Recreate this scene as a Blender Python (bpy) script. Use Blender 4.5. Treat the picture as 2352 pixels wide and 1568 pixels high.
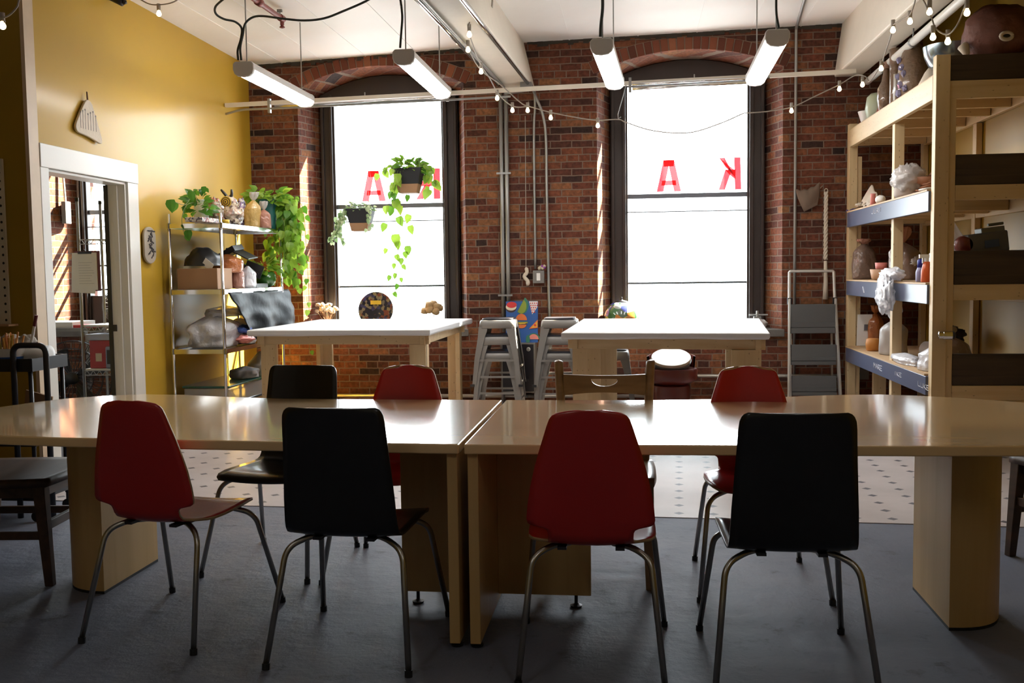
import bpy, math, random
from math import sin, cos, pi, sqrt, radians
from mathutils import Vector, Matrix, noise
for _o in list(bpy.data.objects): bpy.data.objects.remove(_o)
SC = bpy.context.scene
COL = SC.collection

# ---------------------------------------------------------------- camera
cam_d = bpy.data.cameras.new('camera'); cam_d.sensor_width = 36.0; cam_d.lens = 2287.0/2352.0*36.0
cam_d.clip_start = 0.05; cam_d.clip_end = 200
cam = bpy.data.objects.new('camera', cam_d); COL.objects.link(cam)
_yaw, _pit, _rol = 0.1217453, 0.0696480, 0.0132528
_f = Vector((-sin(_yaw)*cos(_pit), cos(_yaw)*cos(_pit), -sin(_pit)))
_r = Vector((cos(_yaw), sin(_yaw), 0)); _d = _f.cross(_r)
_R = cos(_rol)*_r + sin(_rol)*_d; _D = -sin(_rol)*_r + cos(_rol)*_d
_m = Matrix(((_R.x, -_D.x, -_f.x, 0), (_R.y, -_D.y, -_f.y, 0), (_R.z, -_D.z, -_f.z, 1.335), (0, 0, 0, 1)))
cam.matrix_world = _m
SC.camera = cam

# ---------------------------------------------------------------- view, world, sun, window portals
SC.view_settings.view_transform = 'Standard'; SC.view_settings.look = 'None'
SC.view_settings.exposure = 0.45; SC.view_settings.gamma = 1.0; SC.view_settings.use_curve_mapping = False
SC.cycles.use_denoising = True
SC.cycles.max_bounces = 10; SC.cycles.diffuse_bounces = 5; SC.cycles.glossy_bounces = 4
SC.cycles.transparent_max_bounces = 24; SC.cycles.transmission_bounces = 6
SC.cycles.sample_clamp_indirect = 6.0; SC.cycles.caustics_reflective = False; SC.cycles.caustics_refractive = False
W = bpy.data.worlds.new('overcast_bright_sky'); SC.world = W; W.use_nodes = True
_bg = W.node_tree.nodes['Background']; _bg.inputs[0].default_value = (0.86, 0.93, 1.0, 1); _bg.inputs[1].default_value = 15.0
_wn, _wl = W.node_tree.nodes, W.node_tree.links
_tc = _wn.new('ShaderNodeTexCoord'); _sp = _wn.new('ShaderNodeSeparateXYZ'); _wl.new(_tc.outputs['Generated'], _sp.inputs[0])
_mr = _wn.new('ShaderNodeMapRange'); _mr.inputs[1].default_value = -0.12; _mr.inputs[2].default_value = 0.12; _wl.new(_sp.outputs[2], _mr.inputs[0])
_mx = _wn.new('ShaderNodeMix'); _mx.data_type = 'RGBA'; _mx.inputs[6].default_value = (0.34, 0.34, 0.34, 1); _mx.inputs[7].default_value = (0.86, 0.93, 1.0, 1)
_wl.new(_mr.outputs[0], _mx.inputs[0]); _wl.new(_mx.outputs[2], _bg.inputs[0])
W.cycles.sampling_method = 'MANUAL'; W.cycles.sample_map_resolution = 256
sun_d = bpy.data.lights.new('sun', 'SUN'); sun_d.energy = 110; sun_d.angle = radians(0.6); sun_d.color = (1.0, 0.86, 0.66)
sun = bpy.data.objects.new('sun', sun_d); COL.objects.link(sun); sun.location = (6, 16, 9)
_k, _el = 0.72, radians(42)
_h = Vector((-1, -_k, 0)).normalized()*cos(_el); _sd = Vector((_h.x, _h.y, -sin(_el)))
sun.rotation_euler = _sd.to_track_quat('-Z', 'Y').to_euler()
def portal(name, x0, x1, y, z0, z1):
    d = bpy.data.lights.new(name, 'AREA'); d.shape = 'RECTANGLE'; d.size = x1-x0; d.size_y = z1-z0; d.cycles.is_portal = True
    o = bpy.data.objects.new(name, d); COL.objects.link(o); o.location = ((x0+x1)/2, y, (z0+z1)/2)
    o.rotation_euler = (-pi/2, 0, 0)
portal('window_portal', -3.15, -1.78, 10.3, 0.8, 3.2)
portal('window_portal', -0.2, 1.26, 10.3, 0.8, 3.2)
portal('window_portal', -6.3, -4.8, 10.3, 0.8, 3.2)

# ---------------------------------------------------------------- materials
def nt(m): return m.node_tree.nodes, m.node_tree.links
def mat(name, col, rough=0.5, metal=0.0, coat=0.0, spec=0.5, emis=None, es=0.0, alpha=1.0, trans=0.0, sheen=0.0, bump=0.0, bscale=40.0, var=0.0, vscale=6.0, sss=0.0, coatr=0.05):
    m = bpy.data.materials.new(name); m.use_nodes = True
    N, L = nt(m); b = N['Principled BSDF']
    b.inputs['Base Color'].default_value = (*col, 1); b.inputs['Roughness'].default_value = rough
    b.inputs['Metallic'].default_value = metal; b.inputs['Coat Weight'].default_value = coat; b.inputs['Coat Roughness'].default_value = coatr
    b.inputs['Specular IOR Level'].default_value = spec; b.inputs['Alpha'].default_value = alpha
    b.inputs['Transmission Weight'].default_value = trans; b.inputs['Sheen Weight'].default_value = sheen
    if emis: b.inputs['Emission Color'].default_value = (*emis, 1); b.inputs['Emission Strength'].default_value = es
    if var or bump:
        tc = N.new('ShaderNodeTexCoord'); nz = N.new('ShaderNodeTexNoise'); nz.inputs['Detail'].default_value = 4
        L.new(tc.outputs['Object'], nz.inputs['Vector'])
        nz.inputs['Scale'].default_value = vscale if var else bscale
        if var:
            mx = N.new('ShaderNodeMix'); mx.data_type = 'RGBA'
            mx.inputs[6].default_value = (*[c*(1-var) for c in col], 1); mx.inputs[7].default_value = (*[min(1, c*(1+var)) for c in col], 1)
            L.new(nz.outputs[0], mx.inputs[0]); L.new(mx.outputs[2], b.inputs['Base Color'])
        if bump:
            n2 = N.new('ShaderNodeTexNoise'); n2.inputs['Scale'].default_value = bscale; n2.inputs['Detail'].default_value = 3
            L.new(tc.outputs['Object'], n2.inputs['Vector'])
            bp = N.new('ShaderNodeBump'); bp.inputs['Strength'].default_value = bump; bp.inputs['Distance'].default_value = 0.01
            L.new(n2.outputs[0], bp.inputs['Height']); L.new(bp.outputs[0], b.inputs['Normal'])
    return m
def ramp(N, stops):
    r = N.new('ShaderNodeValToRGB'); e = r.color_ramp.elements
    while len(e) > 1: e.remove(e[-1])
    e[0].position = stops[0][0]; e[0].color = (*stops[0][1], 1)
    for p, c in stops[1:]:
        q = e.new(p); q.color = (*c, 1)
    return r
def wood(name, c1, c2, rough=0.4, axis='X', scale=9.0, stretch=0.08, coat=0.0, bump=0.0, spec=0.5, knots=False):
    m = bpy.data.materials.new(name); m.use_nodes = True; N, L = nt(m); b = N['Principled BSDF']
    tc = N.new('ShaderNodeTexCoord'); mp = N.new('ShaderNodeMapping'); s = [scale*3]*3; s['XYZ'.index(axis)] = scale*3*stretch
    mp.inputs['Scale'].default_value = s
    L.new(tc.outputs['Object'], mp.inputs[0])
    nz = N.new('ShaderNodeTexNoise'); nz.inputs['Scale'].default_value = 1.0; nz.inputs['Detail'].default_value = 6; nz.inputs['Distortion'].default_value = 0.6
    L.new(mp.outputs[0], nz.inputs['Vector'])
    r = ramp(N, [(0.3, c2), (0.68, c1)]); L.new(nz.outputs[0], r.inputs[0]); out = r.outputs[0]
    if knots:
        vo = N.new('ShaderNodeTexVoronoi'); m2 = N.new('ShaderNodeMapping'); q = [7, 7, 7]; q['XYZ'.index(axis)] = 3.0
        m2.inputs['Scale'].default_value = q; L.new(tc.outputs['Object'], m2.inputs[0]); L.new(m2.outputs[0], vo.inputs['Vector'])
        kr = ramp(N, [(0.06, (0.25, 0.25, 0.25)), (0.13, (1, 1, 1))]); L.new(vo.outputs['Distance'], kr.inputs[0])
        mu = N.new('ShaderNodeMix'); mu.data_type = 'RGBA'; mu.blend_type = 'MULTIPLY'; mu.inputs[0].default_value = 0.8
        L.new(out, mu.inputs[6]); L.new(kr.outputs[0], mu.inputs[7]); out = mu.outputs[2]
    L.new(out, b.inputs['Base Color'])
    b.inputs['Roughness'].default_value = rough; b.inputs['Coat Weight'].default_value = coat; b.inputs['Coat Roughness'].default_value = 0.08
    b.inputs['Specular IOR Level'].default_value = spec
    if bump:
        bp = N.new('ShaderNodeBump'); bp.inputs['Strength'].default_value = bump; bp.inputs['Distance'].default_value = 0.003
        L.new(nz.outputs[0], bp.inputs['Height']); L.new(bp.outputs[0], b.inputs['Normal'])
    return m
def brick_mat(name, rowoff=0.0):
    m = bpy.data.materials.new(name); m.use_nodes = True; N, L = nt(m); b = N['Principled BSDF']
    g = N.new('ShaderNodeNewGeometry'); sx = N.new('ShaderNodeSeparateXYZ'); L.new(g.outputs['Position'], sx.inputs[0])
    ad = N.new('ShaderNodeMath'); ad.operation = 'ADD'; L.new(sx.outputs[0], ad.inputs[0]); L.new(sx.outputs[1], ad.inputs[1])
    cx = N.new('ShaderNodeCombineXYZ'); L.new(ad.outputs[0], cx.inputs[0]); L.new(sx.outputs[2], cx.inputs[1])
    nzd = N.new('ShaderNodeTexNoise'); nzd.inputs['Scale'].default_value = 9; L.new(g.outputs['Position'], nzd.inputs['Vector'])
    sc_ = N.new('ShaderNodeVectorMath'); sc_.operation = 'MULTIPLY_ADD'; sc_.inputs[1].default_value = (0.012, 0.012, 0); L.new(nzd.outputs['Color'], sc_.inputs[0]); L.new(cx.outputs[0], sc_.inputs[2])
    bt = N.new('ShaderNodeTexBrick'); L.new(sc_.outputs[0], bt.inputs['Vector'])
    bt.inputs['Color1'].default_value = (0, 0, 0, 1); bt.inputs['Color2'].default_value = (1, 1, 1, 1); bt.inputs['Mortar'].default_value = (0.5, 0.5, 0.5, 1)
    bt.inputs['Scale'].default_value = 1.0; bt.inputs['Mortar Size'].default_value = 0.006; bt.inputs['Mortar Smooth'].default_value = 0.35
    bt.inputs['Brick Width'].default_value = 0.205; bt.inputs['Row Height'].default_value = 0.0665; bt.offset = 0.5
    bt.squash = 0.55; bt.squash_frequency = 6
    r = ramp(N, [(0.0, (0.03, 0.016, 0.014)), (0.10, (0.085, 0.028, 0.018)), (0.4, (0.125, 0.038, 0.021)), (0.75, (0.17, 0.056, 0.027)), (1.0, (0.235, 0.105, 0.045))])
    L.new(bt.outputs['Color'], r.inputs[0])
    n2 = N.new('ShaderNodeTexNoise'); n2.inputs['Scale'].default_value = 35; n2.inputs['Detail'].default_value = 5; L.new(g.outputs['Position'], n2.inputs['Vector'])
    r2 = ramp(N, [(0.3, (0.6, 0.6, 0.6)), (0.7, (1.25, 1.2, 1.15))]); L.new(n2.outputs[0], r2.inputs[0])
    mu = N.new('ShaderNodeMix'); mu.data_type = 'RGBA'; mu.blend_type = 'MULTIPLY'; mu.inputs[0].default_value = 1; L.new(r.outputs[0], mu.inputs[6]); L.new(r2.outputs[0], mu.inputs[7])
    mx = N.new('ShaderNodeMix'); mx.data_type = 'RGBA'; L.new(bt.outputs['Fac'], mx.inputs[0]); L.new(mu.outputs[2], mx.inputs[6]); mx.inputs[7].default_value = (0.17, 0.12, 0.09, 1)
    # worn white paint flecks
    n3 = N.new('ShaderNodeTexNoise'); n3.inputs['Scale'].default_value = 3.2; n3.inputs['Detail'].default_value = 8; n3.inputs['Roughness'].default_value = 0.75
    mpp = N.new('ShaderNodeMapping'); mpp.inputs['Scale'].default_value = (2.5, 2.5, 0.7); L.new(g.outputs['Position'], mpp.inputs[0]); L.new(mpp.outputs[0], n3.inputs['Vector'])
    r3 = ramp(N, [(0.68, (0, 0, 0)), (0.74, (0.8, 0.8, 0.8))]); L.new(n3.outputs[0], r3.inputs[0])
    m4 = N.new('ShaderNodeMix'); m4.data_type = 'RGBA'; L.new(r3.outputs[0], m4.inputs[0]); L.new(mx.outputs[2], m4.inputs[6]); m4.inputs[7].default_value = (0.45, 0.38, 0.32, 1)
    L.new(m4.outputs[2], b.inputs['Base Color']); b.inputs['Roughness'].default_value = 0.8; b.inputs['Specular IOR Level'].default_value = 0.25
    inv = N.new('ShaderNodeMath'); inv.operation = 'SUBTRACT'; inv.inputs[0].default_value = 1; L.new(bt.outputs['Fac'], inv.inputs[1])
    a2 = N.new('ShaderNodeMath'); a2.operation = 'MULTIPLY_ADD'; L.new(n2.outputs[0], a2.inputs[0]); a2.inputs[1].default_value = 0.5; L.new(inv.outputs[0], a2.inputs[2])
    bp = N.new('ShaderNodeBump'); bp.inputs['Strength'].default_value = 0.7; bp.inputs['Distance'].default_value = 0.006; L.new(a2.outputs[0], bp.inputs['Height']); L.new(bp.outputs[0], b.inputs['Normal'])
    return m
def island_brick(name):
    m = bpy.data.materials.new(name); m.use_nodes = True; N, L = nt(m); b = N['Principled BSDF']
    g = N.new('ShaderNodeNewGeometry')
    r = ramp(N, [(0.0, (0.08, 0.028, 0.018)), (0.4, (0.15, 0.045, 0.025)), (0.8, (0.20, 0.065, 0.033)), (1.0, (0.25, 0.09, 0.045))]); L.new(g.outputs['Random Per Island'], r.inputs[0])
    L.new(r.outputs[0], b.inputs['Base Color']); b.inputs['Roughness'].default_value = 0.85; b.inputs['Specular IOR Level'].default_value = 0.25
    return m
def speckle(name, cols, scale=30, rough=0.5, coat=0.0, bump=0.0):
    m = bpy.data.materials.new(name); m.use_nodes = True; N, L = nt(m); b = N['Principled BSDF']
    tc = N.new('ShaderNodeTexCoord'); v = N.new('ShaderNodeTexVoronoi'); v.inputs['Scale'].default_value = scale; L.new(tc.outputs['Object'], v.inputs['Vector'])
    sp = N.new('ShaderNodeSeparateColor'); L.new(v.outputs['Color'], sp.inputs[0])
    n = len(cols); r = ramp(N, [(i/n, c) for i, c in enumerate(cols)]); r.color_ramp.interpolation = 'CONSTANT'
    L.new(sp.outputs[0], r.inputs[0]); L.new(r.outputs[0], b.inputs['Base Color']); b.inputs['Roughness'].default_value = rough; b.inputs['Coat Weight'].default_value = coat
    if bump:
        bp = N.new('ShaderNodeBump'); bp.inputs['Strength'].default_value = bump; bp.inputs['Distance'].default_value = 0.01; L.new(v.outputs['Distance'], bp.inputs['Height']); L.new(bp.outputs[0], b.inputs['Normal'])
    return m
def film(name, col, alpha=0.6, rough=0.2, transl=0.3, bump=0.6, bscale=25):
    m = bpy.data.materials.new(name); m.use_nodes = True; N, L = nt(m); b = N['Principled BSDF']
    b.inputs['Base Color'].default_value = (*col, 1); b.inputs['Roughness'].default_value = rough; b.inputs['Specular IOR Level'].default_value = 0.8
    t = N.new('ShaderNodeBsdfTranslucent'); t.inputs[0].default_value = (*col, 1)
    tr = N.new('ShaderNodeBsdfTransparent')
    m1 = N.new('ShaderNodeMixShader'); m1.inputs[0].default_value = transl; L.new(b.outputs[0], m1.inputs[1]); L.new(t.outputs[0], m1.inputs[2])
    m2 = N.new('ShaderNodeMixShader'); m2.inputs[0].default_value = alpha; L.new(tr.outputs[0], m2.inputs[1]); L.new(m1.outputs[0], m2.inputs[2])
    L.new(m2.outputs[0], N['Material Output'].inputs[0])
    if bump:
        tc = N.new('ShaderNodeTexCoord'); n = N.new('ShaderNodeTexNoise'); n.inputs['Scale'].default_value = bscale; n.inputs['Distortion'].default_value = 0.4; L.new(tc.outputs['Object'], n.inputs['Vector'])
        bp = N.new('ShaderNodeBump'); bp.inputs['Strength'].default_value = bump; bp.inputs['Distance'].default_value = 0.02; L.new(n.outputs[0], bp.inputs['Height']); L.new(bp.outputs[0], b.inputs['Normal'])
    return m
def leaf_mat(name, c1, c2):
    m = bpy.data.materials.new(name); m.use_nodes = True; N, L = nt(m); b = N['Principled BSDF']
    g = N.new('ShaderNodeNewGeometry'); r = ramp(N, [(0, c1), (1, c2)]); L.new(g.outputs['Random Per Island'], r.inputs[0])
    L.new(r.outputs[0], b.inputs['Base Color']); b.inputs['Roughness'].default_value = 0.35
    t = N.new('ShaderNodeBsdfTranslucent'); L.new(r.outputs[0], t.inputs[0])
    m1 = N.new('ShaderNodeMixShader'); m1.inputs[0].default_value = 0.45; L.new(b.outputs[0], m1.inputs[1]); L.new(t.outputs[0], m1.inputs[2]); L.new(m1.outputs[0], N['Material Output'].inputs[0])
    return m
def pane_mat(name):
    m = bpy.data.materials.new(name); m.use_nodes = True; N, L = nt(m); N.remove(N['Principled BSDF'])
    t = N.new('ShaderNodeBsdfTransparent'); t.inputs[0].default_value = (0.96, 0.98, 0.97, 1); gl = N.new('ShaderNodeBsdfGlossy'); gl.inputs['Roughness'].default_value = 0.02
    f = N.new('ShaderNodeFresnel'); f.inputs[0].default_value = 1.45; g = N.new('ShaderNodeNewGeometry'); k = N.new('ShaderNodeMath'); k.operation = 'MULTIPLY_ADD'; k.inputs[1].default_value = -1; k.inputs[2].default_value = 1; L.new(g.outputs['Backfacing'], k.inputs[0])
    q = N.new('ShaderNodeMath'); q.operation = 'MULTIPLY'; L.new(f.outputs[0], q.inputs[0]); L.new(k.outputs[0], q.inputs[1])
    mx = N.new('ShaderNodeMixShader'); L.new(q.outputs[0], mx.inputs[0]); L.new(t.outputs[0], mx.inputs[1]); L.new(gl.outputs[0], mx.inputs[2])
    L.new(mx.outputs[0], N['Material Output'].inputs[0]); return m
def wall_paint(name, c, rough=0.35, coat=0.0, spec=0.5, bs=0.12):
    m = mat(name, c, rough, spec=spec, coat=coat, bump=bs, bscale=5.0, var=0.06, vscale=2.5); return m

M = {}
M['brick'] = brick_mat('brick'); M['arch_brick'] = island_brick('arch_brick'); M['mortar'] = mat('mortar', (0.2, 0.14, 0.10), 0.9)
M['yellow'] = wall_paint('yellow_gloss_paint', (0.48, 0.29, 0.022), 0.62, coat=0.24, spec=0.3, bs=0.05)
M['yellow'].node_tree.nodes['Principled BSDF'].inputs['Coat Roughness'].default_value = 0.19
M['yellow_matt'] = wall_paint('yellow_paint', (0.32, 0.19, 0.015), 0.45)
M['white_paint'] = mat('white_paint', (0.72, 0.70, 0.65), 0.4, bump=0.1, bscale=12)
M['ceiling'] = mat('ceiling_paint', (0.89, 0.87, 0.84), 0.55, bump=0.35, bscale=6, var=0.06, vscale=1.5)
M['beam'] = mat('beam_paint', (0.74, 0.68, 0.58), 0.5, bump=0.3, bscale=9, var=0.06)
M['frame'] = mat('dark_window_wood', (0.035, 0.022, 0.018), 0.4, bump=0.1, bscale=30, var=0.2)
M['slate'] = mat('slate_sill', (0.12, 0.11, 0.1), 0.6, var=0.3, bump=0.3)
M['sash'] = mat('sash_metal', (0.16, 0.17, 0.2), 0.35, metal=0.4)
M['pane'] = pane_mat('window_glass')
M['maple'] = wood('maple_laminate', (0.86, 0.62, 0.33), (0.78, 0.53, 0.26), 0.22, 'X', 3.0, 0.12, coat=1.0, spec=0.8)
M['maple_v'] = wood('maple_veneer', (0.60, 0.40, 0.17), (0.50, 0.32, 0.12), 0.4, 'Z', 4.0, 0.06)
M['maple_e'] = wood('maple_edge', (0.52, 0.28, 0.10), (0.42, 0.21, 0.07), 0.35, 'X', 4.0, 0.06, coat=0.3)
M['pine'] = wood('pine', (0.64, 0.49, 0.28), (0.54, 0.38, 0.20), 0.55, 'Z', 5.0, 0.07, knots=True)
M['pine_x'] = wood('pine_crosswise', (0.64, 0.49, 0.28), (0.54, 0.38, 0.20), 0.55, 'X', 5.0, 0.07, knots=True)
M['pine_y'] = wood('pine_lengthwise', (0.64, 0.49, 0.28), (0.54, 0.38, 0.20), 0.5, 'Y', 5.0, 0.07, knots=True)
M['ply'] = wood('plywood', (0.55, 0.38, 0.22), (0.45, 0.29, 0.15), 0.6, 'Y', 4.0, 0.1)
M['darkplank'] = wood('weathered_dark_plank', (0.07, 0.045, 0.028), (0.028, 0.018, 0.012), 0.7, 'X', 8.0, 0.05, bump=0.6)
M['bluerail'] = mat('slate_blue_paint', (0.085, 0.10, 0.165), 0.28, spec=0.6, var=0.1)
M['chalk'] = mat('chalk', (0.6, 0.6, 0.65), 0.9)
M['red_ply'] = mat('red_lacquered_plywood', (0.40, 0.013, 0.012), 0.3, coat=0.3, bump=0.03, bscale=60)
M['black_ply'] = mat('black_lacquered_plywood', (0.006, 0.005, 0.006), 0.28, coat=0.3)
M['black_seat'] = mat('dark_brown_lacquered_plywood', (0.05, 0.01, 0.006), 0.3, coat=0.3)
M['plyedge'] = mat('plywood_edge', (0.42, 0.28, 0.15), 0.5)
M['chrome'] = mat('brushed_steel', (0.42, 0.40, 0.36), 0.28, metal=1.0)
M['shiny'] = mat('chrome', (0.75, 0.75, 0.76), 0.12, metal=1.0)
M['zinc'] = mat('zinc_conduit', (0.35, 0.35, 0.34), 0.45, metal=0.8)
M['blackplastic'] = mat('black_plastic', (0.012, 0.012, 0.013), 0.4)
M['blackmetal'] = mat('black_metal', (0.012, 0.011, 0.016), 0.35)
M['darkwood'] = wood('dark_stained_oak', (0.075, 0.035, 0.018), (0.03, 0.014, 0.008), 0.5, 'X', 5.0, 0.1)
M['midwood'] = wood('worn_brown_oak', (0.26, 0.16, 0.075), (0.17, 0.10, 0.045), 0.4, 'X', 5.0, 0.1, coat=0.1)
M['canvas'] = mat('white_canvas', (0.66, 0.655, 0.66), 0.6, bump=0.15, bscale=18)
M['stoolmetal'] = mat('painted_grey_steel', (0.20, 0.19, 0.18), 0.4, metal=0.2)
M['bluepad'] = mat('dark_vinyl_pad', (0.03, 0.03, 0.04), 0.3)
M['wheelred'] = mat('dark_red_enamel', (0.13, 0.018, 0.012), 0.3, coat=0.2)
M['batt'] = mat('pale_bat_board', (0.62, 0.52, 0.40), 0.5, var=0.08)
M['alu'] = mat('aluminium', (0.62, 0.60, 0.56), 0.35, metal=0.6)
M['ladderstep'] = mat('grey_plastic_step', (0.095, 0.095, 0.095), 0.5)
M['white'] = mat('white_plastic', (0.75, 0.74, 0.72), 0.35)
M['lampbody'] = mat('lamp_housing', (0.55, 0.52, 0.49), 0.4)
M['tube'] = mat('lit_diffuser', (1, 1, 1), 0.5, emis=(1.0, 0.97, 0.93), es=24.0)
M['tube_fill'] = mat('fill_diffuser', (1, 1, 1), 0.5, emis=(1.0, 0.95, 0.88), es=7.0)  # weaker glow for the two added fill lights out of view
M['bulb'] = mat('lit_bulb', (1, 0.9, 0.7), 0.3, emis=(1.0, 0.80, 0.42), es=5.0)
M['cable'] = mat('black_rubber_cable', (0.02, 0.025, 0.02), 0.5)
M['lightcord'] = mat('grey_light_cord', (0.30, 0.26, 0.22), 0.6)
M['redpipe'] = mat('dark_red_pipe', (0.22, 0.05, 0.04), 0.5)
M['paper'] = mat('paper', (0.8, 0.8, 0.8), 0.7)
M['ink'] = mat('ink', (0.15, 0.15, 0.18), 0.8)
M['clay'] = mat('unglazed_clay', (0.60, 0.52, 0.42), 0.8, var=0.08, bump=0.2)
M['leaf'] = leaf_mat('green_leaves', (0.03, 0.12, 0.015), (0.16, 0.36, 0.03))
M['leaf_bright'] = leaf_mat('bright_green_leaves', (0.08, 0.24, 0.02), (0.34, 0.52, 0.06))
M['leaf_pale'] = leaf_mat('variegated_leaves', (0.14, 0.26, 0.09), (0.50, 0.58, 0.34))
M['stem'] = mat('green_stem', (0.10, 0.14, 0.03), 0.6)
M['bag_white'] = film('white_plastic_bag', (0.90, 0.90, 0.94), 0.92, 0.22, 0.25, 0.9, 18)
M['bag_clear'] = film('cloudy_plastic_film', (0.62, 0.58, 0.56), 0.6, 0.15, 0.2)
M['bag_orange'] = film('orange_clay_bag', (0.45, 0.15, 0.05), 0.97, 0.2, 0.1)
M['bag_yellow'] = film('yellow_clay_bag', (0.62, 0.42, 0.15), 0.97, 0.2, 0.15)
M['bag_pink'] = film('pink_clay_bag', (0.46, 0.22, 0.16), 0.97, 0.2, 0.15)
M['bag_brown'] = film('brown_grey_clay_bag', (0.20, 0.13, 0.10), 0.97, 0.3, 0.1)
M['cardboard'] = mat('cardboard', (0.36, 0.20, 0.10), 0.7, var=0.08)
M['teal'] = mat('teal_glazed_pot', (0.01, 0.10, 0.09), 0.3, coat=0.3)
M['potblack'] = mat('black_pot', (0.010, 0.010, 0.012), 0.6)
M['pottan'] = mat('tan_pot', (0.30, 0.16, 0.08), 0.7)
M['letter'] = None
# ---------------------------------------------------------------- mesh builder
class MB:
    def __init__(s): s.v = []; s.f = []; s.mi = []
    def _add(s, vs, fs, mi=0):
        o = len(s.v); s.v += [tuple(p) for p in vs]; s.f += [tuple(i+o for i in f) for f in fs]; s.mi += [mi]*len(fs); return s
    def box(s, x0, x1, y0, y1, z0, z1, mi=0):
        return s._add([(x0,y0,z0),(x1,y0,z0),(x1,y1,z0),(x0,y1,z0),(x0,y0,z1),(x1,y0,z1),(x1,y1,z1),(x0,y1,z1)],
            [(0,3,2,1),(4,5,6,7),(0,1,5,4),(1,2,6,5),(2,3,7,6),(3,0,4,7)], mi)
    def obox(s, c, size, rot=(0,0,0), mi=0):
        R = Matrix.Rotation(rot[2],3,'Z') @ Matrix.Rotation(rot[1],3,'Y') @ Matrix.Rotation(rot[0],3,'X')
        vs = [Vector(c)+R@Vector((a*size[0]/2,b*size[1]/2,d*size[2]/2)) for a,b,d in ((-1,-1,-1),(1,-1,-1),(1,1,-1),(-1,1,-1),(-1,-1,1),(1,-1,1),(1,1,1),(-1,1,1))]
        return s._add(vs, [(0,3,2,1),(4,5,6,7),(0,1,5,4),(1,2,6,5),(2,3,7,6),(3,0,4,7)], mi)
    def bar(s, a, b, w, t, up=(0,0,1), mi=0):
        a, b = Vector(a), Vector(b); d = (b-a).normalized(); u = Vector(up); x = d.cross(u)
        if x.length < 1e-4: x = d.cross(Vector((1,0,0)))
        x.normalize(); y = x.cross(d)
        vs = [p + x*i*w/2 + y*j*t/2 for p in (a,b) for i,j in ((-1,-1),(1,-1),(1,1),(-1,1))]
        return s._add(vs, [(0,3,2,1),(4,5,6,7),(0,1,5,4),(1,2,6,5),(2,3,7,6),(3,0,4,7)], mi)
    def taper(s, a, b, wa, wb, mi=0):   # square leg, wa at a, wb at b
        vs = [Vector(p)+Vector((i*w/2, j*w/2, 0)) for p,w in ((a,wa),(b,wb)) for i,j in ((-1,-1),(1,-1),(1,1),(-1,1))]
        return s._add(vs, [(0,1,2,3),(4,7,6,5),(0,4,5,1),(1,5,6,2),(2,6,7,3),(3,7,4,0)], mi)
    def tube(s, pts, r, n=8, caps=True, mi=0):
        pts = [Vector(p) for p in pts]; N = len(pts)
        if not isinstance(r, (list, tuple)): r = [r]*N
        ref = None; rings = []
        for i in range(N):
            d = (pts[min(i+1,N-1)]-pts[max(i-1,0)]).normalized()
            if ref is None:
                ref = d.cross(Vector((0,0,1)))
                if ref.length < 0.05: ref = d.cross(Vector((1,0,0)))
            x = (ref - d*ref.dot(d))
            if x.length < 1e-5: x = d.orthogonal()
            x.normalize(); y = d.cross(x); ref = x
            rings.append([pts[i]+(x*cos(2*pi*k/n)+y*sin(2*pi*k/n))*r[i] for k in range(n)])
        vs = [p for q in rings for p in q]; fs = []
        for i in range(N-1):
            for k in range(n): fs.append((i*n+k, i*n+(k+1)%n, (i+1)*n+(k+1)%n, (i+1)*n+k))
        if caps: fs.append(tuple(range(n-1,-1,-1))); fs.append(tuple((N-1)*n+k for k in range(n)))
        return s._add(vs, fs, mi)
    def lathe(s, prof, n=24, c=(0,0,0), mi=0, rot=None, sx=1, sy=1):
        c = Vector(c); vs = []
        for r, z in prof:
            for k in range(n):
                p = Vector((r*cos(2*pi*k/n)*sx, r*sin(2*pi*k/n)*sy, z))
                if rot is not None: p = rot @ p
                vs.append(c+p)
        fs = [(i*n+k, i*n+(k+1)%n, (i+1)*n+(k+1)%n, (i+1)*n+k) for i in range(len(prof)-1) for k in range(n)]
        fs.append(tuple(range(n-1,-1,-1))); fs.append(tuple((len(prof)-1)*n+k for k in range(n)))
        return s._add(vs, fs, mi)
    def cyl(s, a, b, r, n=20, mi=0): return s.tube([a, b], r, n, True, mi)
    def prism(s, poly, a, b, axis='Z', mi=0):
        n = len(poly)
        def P(u, v, w): return {'Z': (u,v,w), 'Y': (u,w,v), 'X': (w,u,v)}[axis]
        vs = [P(u,v,a) for u,v in poly] + [P(u,v,b) for u,v in poly]
        return s._add(vs, [tuple(range(n-1,-1,-1)), tuple(range(n,2*n))] + [(i,(i+1)%n,n+(i+1)%n,n+i) for i in range(n)], mi)
    def grid(s, fn, nu, nv, mi=0, wrap=False):
        vs = [fn(i/nu, j/nv) for j in range(nv+1) for i in range(nu+1)]
        return s._add(vs, [(j*(nu+1)+i, j*(nu+1)+i+1, (j+1)*(nu+1)+i+1, (j+1)*(nu+1)+i) for j in range(nv) for i in range(nu)], mi)
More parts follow.
